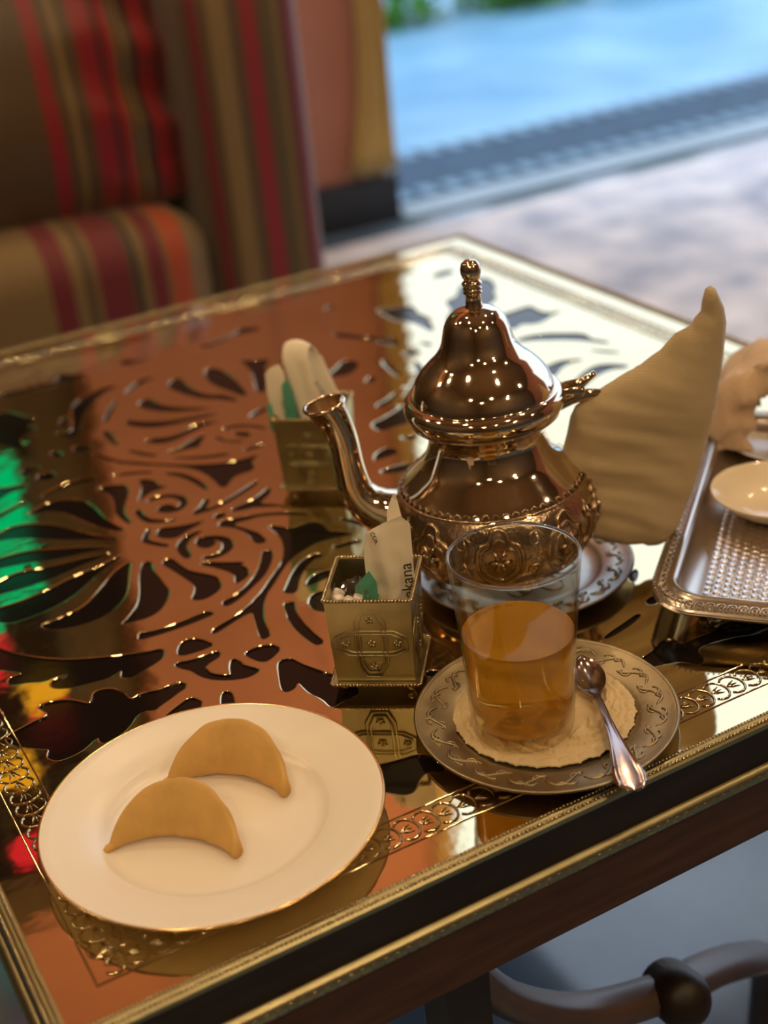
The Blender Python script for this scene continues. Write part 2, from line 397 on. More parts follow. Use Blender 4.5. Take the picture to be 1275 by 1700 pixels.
CUT = [
[1339,5108,1456,5178,1580,5204,1688,5149,1762,5046,1791,4890,1790,4704,1809,4552,1854,4371,1817,4378,1742,4483,1683,4643,1638,4771,1595,4910,1550,4993,1490,5055,1411,5084,1348,5077],
[1025,4898,1087,4941,1166,4984,1249,4974,1359,4907,1457,4804,1534,4663,1600,4521,1673,4407,1774,4304,1754,4271,1633,4364,1500,4476,1366,4590,1238,4726,1131,4795,1053,4815,999,4832],
[1708,4187,1635,4245,1526,4322,1392,4399,1286,4462,1174,4531,1062,4547,981,4549,927,4531,892,4397,941,4398,1054,4369,1166,4336,1252,4293,1357,4260,1481,4233,1607,4211],
[1676,4108,1596,4131,1482,4160,1362,4174,1247,4196,1134,4225,1024,4263,892,4219,841,4202,795,4030,842,4031,955,4017,1059,4021,1167,4013,1286,4035,1410,4066,1539,4084],
[1709,4012,1642,4021,1526,3972,1410,3965,1290,3943,1126,3876,987,3855,854,3849,749,3858,712,3718,782,3613,876,3601,992,3608,1115,3636,1242,3692,1323,3749,1413,3829,1518,3901,1620,3959],
[1724,3901,1670,3889,1577,3834,1497,3743,1410,3652,1317,3561,1265,3520,1159,3478,1046,3461,943,3455,982,3373,1063,3319,1161,3295,1274,3293,1367,3317,1460,3386,1538,3470,1602,3606,1628,3678,1681,3792],
[1798,3837,1841,3807,1804,3675,1805,3558,1798,3412,1798,3340,1723,3217,1633,3128,1548,3107,1453,3121,1382,3136,1433,3171,1506,3244,1560,3308,1624,3440,1674,3587,1711,3690,1759,3788],
[1897,5180,1960,5204,2038,5164,2110,5104,2114,5038,2052,4891,1985,4778,1946,4669,1929,4545,1934,4450,1904,4452,1888,4578,1891,4714,1936,4842,1964,4989,1945,5078],
[1505,5344,1647,5426,1802,5451,1925,5431,1985,5388,1964,5353,1865,5360,1723,5376,1608,5358,1524,5316],
[1094,5226,1172,5257,1289,5303,1389,5342,1377,5303,1273,5245,1156,5199,1079,5169],
[2070,5335,2169,5325,2265,5276,2368,5197,2360,5164,2252,5242,2154,5280],
[1572,5709,1641,5770,1708,5745,1731,5640,1680,5592,1611,5610],
[1486,5860,1546,5957,1600,5952,1687,5865,1612,5861,1558,5839,1518,5793],
[1243,5724,1343,5692,1490,5634,1458,5584,1367,5583,1306,5558,1241,5513,1181,5489],
[1805,6098,1864,6133,1888,6055,1890,5969,1834,5974],
[2013,6121,2148,6048,2139,5977,2022,5962,1984,5994],
[1643,7292,1714,7271,1789,7266,1838,7120,1882,6960,1970,7003,1884,6838,1807,6788,1907,6701,1791,6647,1688,6585,1679,6299,1600,6402,1526,6575,1475,6656],
[1839,7736,1965,7712,2163,7704,2362,7693,2429,7865,2467,7808,2530,7703,2666,7697,2490,7577,2346,7639,2137,7615,1938,7616,1815,7647],
[2274,6983,2388,7093,2514,7153,2642,7214,2789,7171,2628,7095,2468,6936,2333,6765,2213,6551,2088,6240,2004,6406,1969,6493,2091,6406,2183,6617],
[2983,7743,3050,7754,3132,7663,3284,7611,3113,7612,3009,7597],
[2055,6650,2143,6812,2143,6651,2085,6585],
[631,3409,673,3296,730,3213,772,3160,823,3087,906,3002,1005,2926,1128,2856,1221,2809,1396,2731,1476,2714,1504,2688,1481,2619,1424,2577,1333,2547,1241,2511,1191,2534,1181,2564,1218,2633,1159,2610,1103,2592,1010,2611,910,2627,838,2666,801,2706,802,2752,840,2786,939,2786,862,2811,780,2796,698,2852,601,2880,587,2928,621,2977,703,2968,668,3018,591,3099,557,3132],
[669,2564,733,2572,819,2537,884,2481,938,2392,990,2509,1045,2504,1099,2478,1136,2400,1144,2295,1197,2312,1259,2308,1334,2281,1405,2300,1475,2276,1466,2210,1398,2190,1344,2160,1270,2132,1232,2105,1168,2138,1111,2113,1072,2063,991,2000,882,1975,860,2007,874,2062,775,1998,719,1977,620,1971,573,2028,576,2065,607,2113,573,2138,447,2262,419,2339,441,2388,511,2403,610,2430,704,2437,680,2524],
[1248,2011,1366,2074,1450,2108,1484,2034,1465,1972,1412,1944,1338,1932,1255,1913,1174,1933],
[1561,1922,1599,2012,1644,2042,1662,1993,1630,1878,1589,1799,1530,1843],
[1545,2555,1575,2641,1638,2705,1703,2696,1753,2633,1779,2541,1724,2528,1636,2532],
[1487,2483,1532,2495,1582,2472,1667,2462,1768,2471,1775,2426,1744,2388,1640,2360,1633,2290,1669,2219,1735,2169,1748,2233,1788,2309,1817,2325,1832,2290,1835,2228,1863,2176,1892,2132,1886,2107,1845,2086,1779,2085,1678,2138,1611,2203,1570,2278,1554,2365,1514,2410],
[1441,2971,1507,2936,1610,2924,1735,2929,1850,2943,1905,2944,1926,2881,1866,2870,1738,2859,1616,2861,1498,2869,1407,2890,1430,2930],
[2521,3455,2583,3431,2550,3341,2474,3223,2372,3112,2259,3034,2140,2954,2015,2905,2011,2989,2101,3003,2212,3061,2321,3153,2390,3232,2461,3332],
[2702,3772,2763,3723,2822,3621,2910,3636,3006,3613,3030,3517,3010,3425,3082,3356,3152,3268,3063,3287,2953,3313,2848,3314,2720,3265,2602,3199,2493,3093,2392,2984,2306,2906,2240,2814,2190,2714,2142,2593,2110,2421,2065,2407,2042,2416,2066,2520,2113,2684,2133,2754,2043,2734,1920,2685,1825,2651,1821,2696,1868,2725,2010,2767,2176,2855,2198,2882,2294,2951,2393,3058,2526,3182,2602,3279,2661,3394,2705,3524,2710,3647],
[2412,3994,2463,4052,2564,4037,2680,3994,2709,3995,2807,3952,2922,3867,3026,3759,3002,3733,2901,3825,2787,3909,2687,3946,2653,3935,2538,3958,2520,3917,2565,3837,2605,3729,2611,3662,2611,3557,2559,3547,2524,3586,2545,3714,2528,3834,2490,3909],
[2066,3910,2136,3980,2221,4019,2290,4017,2293,3982,2214,3959,2149,3906,2105,3816,2103,3705,2056,3672,2036,3749,2047,3842],
[2188,3874,2250,3920,2325,3891,2389,3836,2415,3755,2400,3662,2354,3596,2271,3561,2189,3566,2132,3611,2154,3644,2227,3616,2297,3641,2333,3695,2343,3750,2331,3802,2305,3822,2314,3773,2278,3739,2224,3731,2185,3783],
[2095,3561,2151,3556,2236,3479,2366,3389,2320,3363,2338,3309,2328,3240,2288,3177,2190,3141,2199,3190,2229,3241,2220,3325,2171,3423,2127,3497],
[1897,3758,1969,3771,1981,3672,1989,3567,2028,3478,2097,3385,2128,3303,2110,3204,2081,3155,2022,3110,1924,3087,1864,3143,1918,3209,1953,3274,1957,3345,1935,3474,1914,3607,1893,3682],
[2071,4249,2145,4201,2261,4161,2378,4144,2347,4113,2227,4078,2094,4003,1988,4131],
[1998,4297,2009,4267,1927,4127,1973,4047,2036,3944,1998,3933,1932,4028,1882,4121,1931,4210],
[2121,4701,2194,4750,2277,4753,2357,4699,2405,4611,2396,4510,2344,4436,2269,4404,2191,4434,2146,4505,2167,4558,2232,4587,2279,4547,2279,4477,2338,4511,2352,4571,2329,4650,2273,4696,2194,4701],
[2009,4640,2061,4622,2045,4495,2070,4418,2137,4341,2221,4306,2201,4277,2124,4306,2030,4360,1999,4465],
[2222,5125,2279,5103,2325,5000,2313,4921,2368,4846,2288,4855,2207,4836,2124,4783,2076,4751,2158,4876,2214,5004],
[2423,5098,2472,5091,2544,5009,2591,4867,2608,4725,2601,4607,2575,4609,2562,4726,2541,4858,2497,4984],
[2346,4329,2432,4363,2510,4464,2544,4448,2483,4344,2452,4323,2496,4299,2656,4355,2832,4439,2947,4505,2971,4485,2925,4436,2779,4361,2609,4287,2478,4256,2410,4266,2356,4264],
[2445,4146,2493,4186,2537,4161,2543,4122,2498,4091,2451,4096],
[2588,4176,2678,4195,2811,4227,2890,4272,2975,4335,2982,4293,2929,4216,2849,4163,2811,4129,2892,4057,2974,3938,2880,4011,2739,4102,2709,4100,2604,4129],
[2094,5869,2126,5864,2158,5730,2219,5573,2368,5397,2506,5253,2646,5121,2793,5010,2913,4949,3049,4927,3184,4921,3051,4845,3041,4682,2859,4693,2776,4610,2720,4545,2685,4574,2694,4704,2692,4859,2647,5028,2548,5164,2424,5290,2284,5428,2172,5602,2129,5727],
[2583,5351,2701,5256,2827,5184,2945,5139,2999,5093,2957,5074,2839,5119,2701,5210,2602,5302],
[2353,5729,2409,5639,2467,5533,2518,5462,2484,5449,2408,5556,2353,5673],
[2532,6292,2565,6326,2626,6241,2715,6148,2847,6063,2985,6020,3143,5976,3257,5923,3147,5909,3004,5941,2858,5961,2717,5992,2610,6085,2534,6212],
[2750,6582,2794,6643,2882,6682,2899,6583,2913,6454,2996,6314,3124,6185,3263,6062,3128,6117,2982,6197,2846,6333,2770,6465],
[3122,6830,3192,6927,3292,6956,3285,6826,3273,6659,3290,6488,3359,6341,3436,6310,3496,6088,3464,6051,3389,6201,3261,6311,3186,6496,3138,6676],
[3529,6955,3610,6986,3660,6890,3674,6712,3663,6506,3633,6287,3599,6113,3552,6155,3525,6316,3473,6501,3463,6687],
[3885,6987,3969,6891,4061,6863,4129,6761,4066,6724,3989,6607,3880,6344,3797,6140,3704,6070,3719,6210,3801,6416,3869,6643,3898,6861],
[2529,5811,2591,5817,2690,5761,2806,5749,2949,5805,3066,5840,3197,5757,3073,5757,2969,5727,2826,5673,2701,5635,2595,5668,2543,5741],
[2597,5495,2695,5468,2796,5524,2906,5574,2988,5576,2893,5469,2835,5376,2787,5403,2693,5413,2622,5432],
[2388,6449,2491,6646,2592,6788,2664,6843,2591,6723,2489,6551,2419,6422,2391,6399],
[2303,6245,2354,6216,2349,6085,2331,5865,2309,5885,2294,6014],
[2755,6950,2892,7091,3007,7167,3140,7138,3020,7083,2884,7009,2767,6922],
[3122,5598,3222,5616,3321,5560,3400,5461,3437,5339,3410,5347,3356,5454,3267,5532,3174,5553],
[3171,5451,3214,5458,3276,5390,3278,5314,3226,5301,3192,5360,3167,5396],
[3014,5499,3050,5453,3060,5358,3133,5295,3193,5272,3136,5235,3061,5314,3023,5390],
[3108,5103,3215,5096,3317,5122,3258,5059,3161,5044,3102,5067],
[3420,5689,3541,5771,3623,5763,3592,5695,3515,5668,3420,5642],
[3776,7669,3809,7576,3959,7622,4135,7667,4244,7779,4334,7760,4430,7646,4346,7596,4257,7615,4160,7643,3995,7567,3827,7506,3765,7555],
[5180,7726,5281,7722,5215,7645,5132,7633],
[4849,6979,4944,6973,5029,6808,5146,6615,5212,6471,5274,6494,5246,6358,5187,6254,5153,6365,5076,6578,4929,6758],
[5513,7285,5638,7232,5798,7192,5855,7089,5770,6921,5802,6800,5703,6504,5638,6355,5606,6427,5622,6624,5573,6801,5508,6908,5523,7071],
[4323,6039,4502,6165,4620,6280,4713,6213,4697,6097,4587,5978,4439,5934],
[4534,5708,4643,5784,4663,5695,4582,5630],
[4899,6060,4924,5999,4877,5749,4856,5590,4810,5632,4837,5822],
[5101,6062,5214,6091,5293,5979,5180,5950],
[5101,5835,5119,5745,5039,5529,4846,5356,4692,5226,4607,5155,4824,5377,4974,5517],
[5357,6213,5459,6117,5399,6016,5382,6151],
[6490,7846,6730,7896,6740,7751,6564,7691,6467,7737],
[6137,7017,6331,7063,6472,7290,6573,7315,6759,7447,6886,7319,6763,6999,6636,6882,6629,6768,6439,6604,6323,6603,6131,6455,5946,6415,5784,6358,5940,6639,6076,6731],
[6263,6283,6379,6303,6512,6306,6630,6326,6714,6312,6677,6145,6711,6024,6857,5970,6706,5942,6536,5848,6415,5859,6346,5946,6222,5856,6177,5940,6240,6132],
[6018,5607,6175,5656,6355,5607,6484,5485,6642,5354,6592,5183,6649,5091,6656,4968,6597,5023,6514,5179,6382,5342,6208,5486],
[5787,4894,5919,4914,6046,4941,6164,4904,6258,4817,6117,4839,5998,4806,5857,4691,5763,4641,5749,4755],
[5732,4338,5875,4472,6051,4584,6214,4643,6331,4606,6464,4449,6374,4426,6274,4483,6119,4452,5952,4369,5788,4288],
[6389,5010,6497,4890,6608,4712,6480,4802],
[4122,4846,4256,4879,4422,4946,4564,5041,4537,4938,4400,4663,4288,4672,4184,4674,4120,4672],
[3867,4305,3966,4355,4028,4357,4065,4243,3983,4206,3885,4210,3818,4214],
[3764,4027,3883,4029,4044,3996,3990,3938,3901,3886,3758,3981],
[4350,5167,4483,5209,4628,5309,4618,5252,4462,5132,4349,5105],
[4178,4478,4278,4435,4315,4374,4215,4362],
[3175,3552,3216,3474,3291,3326,3254,3291,3205,3385,3161,3508],
[2930,3198,2998,3194,3095,3178,3134,3152,3117,3119,3034,3145,2939,3149],
[2387,2842,2445,2906,2515,2999,2586,3077,2683,3155,2783,3184,2821,3174,2835,3123,2771,3124,2699,3083,2608,3002,2534,2910,2458,2778],
[2541,2822,2598,2896,2674,2931,2755,2933,2826,2896,2775,2832,2695,2839,2620,2823],
[2469,2635,2525,2698,2592,2718,2693,2657,2570,2419,2469,2489,2456,2559],
[2337,2730,2408,2709,2378,2637,2354,2565,2335,2411,2334,2281,2346,2144,2286,2140,2271,2217,2260,2354,2272,2510,2314,2647],
[1883,2333,1954,2357,2026,2349,2080,2316,2094,2265,2075,2225,1972,2165,1931,2189,1902,2257],
[2019,2137,2101,2128,2127,2018,2182,1887,2223,1805,2289,1662,2267,1537,2183,1531,2123,1528,2061,1506,2062,1621,2024,1719,2023,1804,2021,1862,1970,1801,1896,1814,1960,1996],
[2036,901,2133,878,2267,858,2311,755,2290,630,2214,708,2147,676,2077,603,2030,603,1978,652,1944,698,1892,736,1995,925],
[2685,1515,2745,1462,2744,1398,2670,1439,2650,1469],
[3692,1182,3930,1241,4011,1269,4039,1236,3894,1180,3699,1145],
[3707,868,3851,892,3956,949,4018,911,4004,838,4129,848,4252,839,4364,884,4524,805,4555,693,4414,672,4286,728,4135,759,4036,751,4028,675,3986,626,3936,634,3906,707,3782,750,3710,765],
[4221,1631,4353,1704,4319,1629,4224,1554],
[4128,1340,4231,1378,4222,1291,4142,1283],
[6248,2011,6130,2074,6046,2108,6012,2034,6031,1972,6084,1944,6158,1932,6241,1913,6322,1933],
[5935,1922,5897,2012,5852,2042,5834,1993,5866,1878,5907,1799,5966,1843],
[5180,1142,5281,1146,5215,1223,5132,1235],
[1006,7846,766,7896,756,7751,933,7691,1030,7737],
[1234,6283,1117,6303,984,6306,866,6326,782,6312,819,6145,785,6024,639,5970,790,5942,960,5848,1081,5859,1150,5946,1274,5856,1319,5940,1256,6132],
[5460,901,5363,878,5229,858,5185,755,5206,630,5282,708,5349,676,5419,603,5466,603,5518,652,5552,698,5604,736,5501,925],
]
brass_top()
MB().box((W / 2, D / 2, -.0071), (W - .016, D - .016, .012)).build('lacquer_panel', lacquer, tb, smooth=False)

# rim: moulding, two rows of beading
def ring_path(ins, z, step):
    out = []
    for (ax, ay), (bx, by) in (((ins, ins), (W - ins, ins)), ((W - ins, ins), (W - ins, D - ins)), ((W - ins, D - ins), (ins, D - ins)), ((ins, D - ins), (ins, ins))):
        L = hypot(bx - ax, by - ay); n = round(L / step)
        for k in range(n): out.append((ax + (bx - ax) * k / n, ay + (by - ay) * k / n, z, atan2(by - ay, bx - ax)))
    return out
sides = (((0, 0), (W, 0)), ((W, 0), (W, D)), ((W, D), (0, D)), ((0, D), (0, 0)))
def strip(prof, mat_, name):
    for (ax, ay), (bx, by) in sides:
        L = hypot(bx - ax, by - ay); ux, uy = (bx - ax) / L, (by - ay) / L; nx, ny = -uy, ux
        v = []; m = len(prof); f = []
        for e in (0, 1):
            for d, z in prof:
                t = (d if e == 0 else L - d)
                v.append((ax + ux * t + nx * d, ay + uy * t + ny * d, z))
        for k in range(m - 1): f.append((k, m + k, m + k + 1, k + 1))
        MB().add(v, f).build(name, mat_, tb, angle=40)
strip([(.0, -.004), (.0, -.0012), (.0012, .0002), (.002, -.0006), (.0034, .0006), (.0044, .0008), (.0054, -.0002), (.0078, -.0002), (.0085, -.003)], brass_dull, 'rim_moulding')
strip([(.0012, -.003), (.0012, -.030), (.009, -.030)], edge_wood, 'side_panel')
strip([(.002, -.0275), (-.001, -.0280), (-.0028, -.0300), (-.0032, -.0325), (-.0026, -.0350), (-.0005, -.0370), (.002, -.0375)], brass_dull, 'side_moulding')
strip([(.004, -.037), (.004, -.079), (.024, -.079), (.024, -.037)], apron_wood, 'apron')
bd = MB()
for x, y, z, a in ring_path(.0060, .0007, .0022): bd.ball((x, y, z), .00085, 6, 4)
o = bd.build('bead_row', brass_edge, tb); o['kind'] = 'stuff'
bd = MB()
for x, y, z, a in ring_path(.0011, .0009, .0024):
    b2 = a + .7; bd.tube([(x - cos(b2) * .0012, y - sin(b2) * .0012, z), (x, y, z + .0004), (x + cos(b2) * .0012, y + sin(b2) * .0012, z)], [.0005, .0010, .0005], 5)
o = bd.build('rope_row', brass_edge, tb); o['kind'] = 'stuff'
cv = MB()          # carved scrolls on the lower moulding
for x, y, z, a in ring_path(-.0026, -.0325, .0062):
    pth = [(x + cos(a) * .0022 * cos(t) , y + sin(a) * .0022 * cos(t), z + .0018 * sin(t)) for t in [k * pi / 4 for k in range(7)]]
    cv.tube(pth, .0006, 4)
o = cv.build('carved_scrolls', brass_edge, tb); o['kind'] = 'stuff'

# embossed border: two ridges and a chain of scallops
for ins in (.0265, .0475):
    MB().tube([(ins, ins, 0), (W - ins, ins, 0), (W - ins, D - ins, 0), (ins, D - ins, 0)], .0007, 6, closed=True, up=(0, 0, 1)).build('border_ridge', brass, tb)
sm = MB()
sm.tube([(.0062 * cos(t), .0080 * sin(t), .0002) for t in [radians(-135 + 270 * k / 14) for k in range(15)]], [.0007] * 15, 5, flat=.8, up=(0, 0, 1))
for q in (-.55, 0, .55): sm.tube([(-.004, .0, .0001), (-.0005, q * .003, .0003), (.003, q * .0055, .0001)], [.0002, .0006, .0002], 4)
first = None
for x, y, z, a in ring_path(.037, .0, .0109):
    if first is None: first = sm.build('border_scallop', brass, tb); o = first
    else:
        o = first.copy(); COL.objects.link(o); o.parent = tb
    o.location = (x, y, z); o.rotation_euler = (0, 0, a)

# legs and the curved brace with its round boss
for (x, y) in ((.2115, .043), (W - .2115, .043), (.2115, D - .043), (W - .2115, D - .043)):
    MB().box((x, y, -.3115), (.027, .027, .477)).box((x, y, -.09), (.04, .034, .03)).build('leg', edge_wood, tb, smooth=False)
brace_m = mat('brace_wood', (.10, .062, .05), .32, 0, var=.4, vscale=14)
for s in (0, 1):
    def mp(p): return p if s == 0 else (W - p[0], D - p[1], p[2])
    arm = catmull([mp(p) for p in ((.2115, .045, -.10), (.245, .05, -.158), (.30, .055, -.208), (.371, .06, -.236), (.42, .078, -.262), (.475, .10, -.302), (.525, .13, -.36), (.545, .15, -.45), (.55, .16, -.545))], 5)
    MB().tube(arm, [.015] * len(arm), 10, flat=.75).build('brace', brace_m, tb)
    c = mp((.371, .052, -.232))
    ob = MB().lathe([(0, .024), (.010, .0235), (.0155, .019), (.0185, .010), (.0185, -.016), (0, -.016)], 24).build('boss', edge_wood, tb, loc=c); ob.rotation_euler = (radians(62), 0, radians(-15))

# ================================================================ things on the table
RH = Vector((.8963, -.4435, 0)); HV = Vector((.4435, .8963, 0))     # across and away, as the guest sits
def plane_conv(c):
    return lambda a, d, z: tuple(Vector(c) + RH * a + HV * d + Vector((0, 0, z)))

# --- dessert plate
pt = empty('dessert_plate', (.1123, .0951, TH)); tag(pt, 'white porcelain dessert plate with a thin gold rim, holding two pastries', 'plate')
prof = [(.0001, .0030), (.030, .0032), (.050, .0036), (.0545, .0048), (.0570, .0072), (.0590, .0084), (.070, .0106), (.080, .0128), (.0855, .0142), (.0862, .0140), (.0858, .0130), (.078, .0105), (.062, .0062), (.056, .0040), (.050, .0016), (.048, .0003), (.046, .0003), (.044, .0012), (.0001, .0012)]
MB().lathe(prof, 128).build('plate_body', porcelain, pt, merge=.00001, angle=60)
MB().lathe([(.0852, .01418), (.0860, .01445), (.0866, .0140), (.0862, .0133), (.0856, .0131)], 128).build('gold_rim', gold, pt)

# --- crescent pastries
def crescent(name, loc, rz, label, seed, k=1.0):
    rnd = random.Random(seed); mb = MB(); n = 41; m = 18; V = []; F = []
    Rr = .0390
    for i in range(n):
        t = -1 + 2 * i / (n - 1); a = t * radians(57)
        e = (1 - abs(t) ** (1.9 if t < 0 else 2.3)); s = max(e, 0.0) ** .9
        hgt = .0285 * s + .003 * (1 - s); wid = .0165 * s + .0022 * (1 - s)
        if t > .5: q_ = (t - .5) / .5; hgt = max(hgt, .0165 - .006 * q_ ** 2); wid = max(wid, .0095 - .0025 * q_)
        c = Vector((Rr * sin(a), -Rr * (1 - cos(a)), 0)); out = Vector((sin(a), cos(a), 0))
        lift = .0008
        for j in range(m):
            q = 2 * pi * j / m; x = cos(q); z = sin(q)
            zz = (z * .5 + .5)
            lean = (.0085 * s) * (zz - .35)
            prof_w = wid * .5 * (1.10 - .62 * zz ** 1.6)
            d = x * prof_w + lean
            nz = noise.noise(Vector((i * .21, j * .35, seed))) * .0009 * s
            p = c + out * (d + nz); p.z = lift + hgt * (zz ** .9) + nz
            V.append(tuple(p * k))
    for i in range(n - 1):
        for j in range(m): l = (j + 1) % m; F.append((i * m + j, i * m + l, (i + 1) * m + l, (i + 1) * m + j))
    F += [tuple(range(m))[::-1], tuple((n - 1) * m + j for j in range(m))]
    mb.add(V, F)
    for sg in (-1,):                 # pinched nub at one tip
        a = sg * radians(56); tip = Vector((Rr * sin(a), -Rr * (1 - cos(a)), .0028)); dr = Vector((cos(a) * sg, -sin(a) * sg, 0))
        mb.tube([tip - dr * .003, tip + dr * .002, tip + dr * .0042], [.0026, .0020, .0009], 8)
    o = mb.build(name, pastry, loc=loc); o.rotation_euler = (0, 0, rz); tag(o, label, 'pastry', 'crescent pastries on the plate')
    return o
pastry = mat('baked_pastry', (.74, .45, .14), .62, 0, var=.22, vscale=55, bump=.25, bscale=420, bdist=.0006, sss=.15)
crescent('crescent_pastry', (.0965, .0965, TH + .0034), atan2(-.0406, .0485), 'baked crescent pastry lying at the front of the white plate', 3)
crescent('crescent_pastry', (.1385, .1255, TH + .0034), atan2(-.043, .0435), 'baked crescent pastry behind the other one on the white plate', 8)

# --- saucers
def saucer(name, loc, rz, label, r=.0704, m=pewter):
    k = r / .0704; e = empty(name, loc, rz); tag(e, label, 'saucer')
    pr = [(.0001, .0020), (.040, .0022), (.0475, .0026), (.0495, .0040), (.0515, .0050), (.060, .0062), (.068, .0072), (.0696, .0080), (.0704, .0078), (.0704, .0068), (.066, .0056), (.052, .0036), (.047, .0006), (.036, .0002), (.0001, .0002)]
    MB().lathe([(a * k, z) for a, z in pr], 112).build('saucer_body', m, e, merge=.00001, angle=50)
    sc = MB(); n = 19
    for i in range(n):
        b = 2 * pi * i / n
        def P(u, v): rr = (.0525 + u) * k; a = b + v / .059; return (rr * cos(a), rr * sin(a), .0053 + (rr / k - .0525) * .13)
        sc.tube([P(.0065 + .0045 * sin(t), -.010 + t * .0042) for t in [q * .5 for q in range(11)]], [.0003] + [.0009] * 9 + [.0003], 5)
        sc.tube([P(.0090 + .0028 * (1 - t / 7) * sin(t), .002 + .0034 * (1 - t / 8) * cos(t)) for t in [q * .55 for q in range(10)]], .0007, 5)
        sc.tube([P(.0042 - .0025 * sin(t), .006 + .003 * cos(t)) for t in [q * .5 for q in range(8)]], .0007, 5)
        sc.tube([P(.011, -.006), P(.0085, -.002), P(.012, .001)], [.0003, .0010, .0003], 5)
    sc.build('engraved_scrolls', m, e)
    inn = MB()
    for i in range(8):
        b = 2 * pi * i / 8
        inn.tube([((.02 + .016 * sin(t)) * cos(b + .3 * cos(t)), (.02 + .016 * sin(t)) * sin(b + .3 * cos(t)), .0023) for t in [q * pi / 8 for q in range(17)]], .0005, 5)
    inn.build('engraved_centre', m, e)
    MB().lathe([(.0690 * k, .0078), (.0700 * k, .0086), (.0710 * k, .0078), (.0700 * k, .0069)], 112).build('rolled_rim', m, e)
    return e
saucer('tea_saucer', (.2953, .0696, TH + .0005), .3, 'round engraved metal saucer under the tea glass and paper doily')
saucer('pot_saucer', (.3764, .2108, TH + .0005), .1, 'round engraved silver saucer under the teapot', .0700, mat('dull_silver', (.42, .38, .33), .32, 1.0, var=.3, vscale=60))

# --- doily
dm = mat('doily_paper', (.66, .52, .31), .85, 0, bump=.3, bscale=300, bdist=.0005)
V = []; F = []; n = 392; R_ = [i / 56 for i in range(57)]
for i in range(n):
    a = 2 * pi * i / n
    for q in R_:
        edge = .0492 * (1 - .022 * abs(sin(a * 14)) - .012 * abs(sin(a * 42)))
        r = .001 + edge * q
        lobe = abs(sin(a * 14)) ** .5; z = .0004 + (.0020 * lobe * max(0, 1 - abs(q - .93) / .07) if q > .84 else 0) + (.0026 * max(0, sin(a * 14 + 5 * sin(q * 13))) ** .45 * max(0, 1 - ((q - .66) / .17) ** 4) if .48 < q < .84 else 0) + .0014 * (abs(q - .845) < .018)
        z += .0016 * max(0, noise.noise(Vector((cos(a) * r * 150, sin(a) * r * 150, 2)))) + .0010 * q * q * noise.noise(Vector((cos(a) * 1.5, sin(a) * 1.5, 7)))
        V.append((r * cos(a), r * sin(a), max(z, .0001)))
m_ = len(R_)
for i in range(n):
    j = (i + 1) % n
    for k in range(m_ - 1): F.append((i * m_ + k, j * m_ + k, j * m_ + k + 1, i * m_ + k + 1))
nv = len(V); V += [(x, y, z - .0005) for x, y, z in V]
F += [tuple(q + nv for q in reversed(f)) for f in F]
for i in range(n): j = (i + 1) % n; F.append((i * m_ + m_ - 1, i * m_ + m_ - 1 + nv, j * m_ + m_ - 1 + nv, j * m_ + m_ - 1))
dy = MB().add(V, F).build('doily', dm, loc=(.2970, .0740, TH + .0038)); tag(dy, 'round cream paper doily with scalloped embossed edge under the tea glass', 'doily')

# --- tea glass and tea
def glass_mat():
    m = bpy.data.materials.new('thin_clear_glass'); m.use_nodes = True; nt = m.node_tree; N = nt.nodes; L = nt.links
    N.remove(N['Principled BSDF']); tr = N.new('ShaderNodeBsdfTransparent'); tr.inputs[0].default_value = (.93, .92, .86, 1)
    gl = N.new('ShaderNodeBsdfGlossy'); gl.inputs['Roughness'].default_value = .02
    lw = N.new('ShaderNodeLayerWeight'); lw.inputs[0].default_value = .5
    pw = N.new('ShaderNodeMath'); pw.operation = 'POWER'; pw.inputs[1].default_value = 4.0; L.new(lw.outputs['Facing'], pw.inputs[0])
    fr_ = N.new('ShaderNodeMath'); fr_.operation = 'MULTIPLY_ADD'; fr_.inputs[1].default_value = .80; fr_.inputs[2].default_value = .035; L.new(pw.outputs[0], fr_.inputs[0])
    mx = N.new('ShaderNodeMixShader'); L.new(fr_.outputs[0], mx.inputs[0]); L.new(tr.outputs[0], mx.inputs[1]); L.new(gl.outputs[0], mx.inputs[2])
    L.new(mx.outputs[0], N['Material Output'].inputs[0]); return m
glass = glass_mat()
def tea_mat():
    m = bpy.data.materials.new('amber_tea'); m.use_nodes = True; nt = m.node_tree; N = nt.nodes; L = nt.links
    b = N['Principled BSDF']; b.inputs['Base Color'].default_value = (1.0, .74, .18, 1); b.inputs['Roughness'].default_value = .03
    b.inputs['Transmission Weight'].default_value = 1.0; b.inputs['IOR'].default_value = 1.33
    df = N.new('ShaderNodeBsdfTranslucent'); df.inputs[0].default_value = (.98, .58, .07, 1)
    d2 = N.new('ShaderNodeBsdfDiffuse'); d2.inputs[0].default_value = (.82, .47, .05, 1)
    m1 = N.new('ShaderNodeMixShader'); m1.inputs[0].default_value = .5; L.new(df.outputs[0], m1.inputs[1]); L.new(d2.outputs[0], m1.inputs[2])
    mx = N.new('ShaderNodeMixShader'); mx.inputs[0].default_value = .40; L.new(b.outputs[0], mx.inputs[1]); L.new(m1.outputs[0], mx.inputs[2])
    L.new(mx.outputs[0], N['Material Output'].inputs[0]); return m
GX, GY, GZ = .2801, .0686, TH + .0056
tg = empty('tea_glass', (GX, GY, GZ)); tag(tg, 'clear straight glass tumbler half full of amber tea', 'glass')
MB().lathe([(.0001, .0), (.0245, .0), (.0268, .0012), (.0275, .004), (.0282, .020), (.0300, .055), (.0325, .088), (.0338, .1028), (.0336, .1040), (.0326, .1038), (.0316, .088), (.0290, .055), (.0272, .020), (.0262, .0085), (.0235, .0068), (.0001, .0064)], 96).build('tumbler', glass, tg, merge=.00001, angle=70)
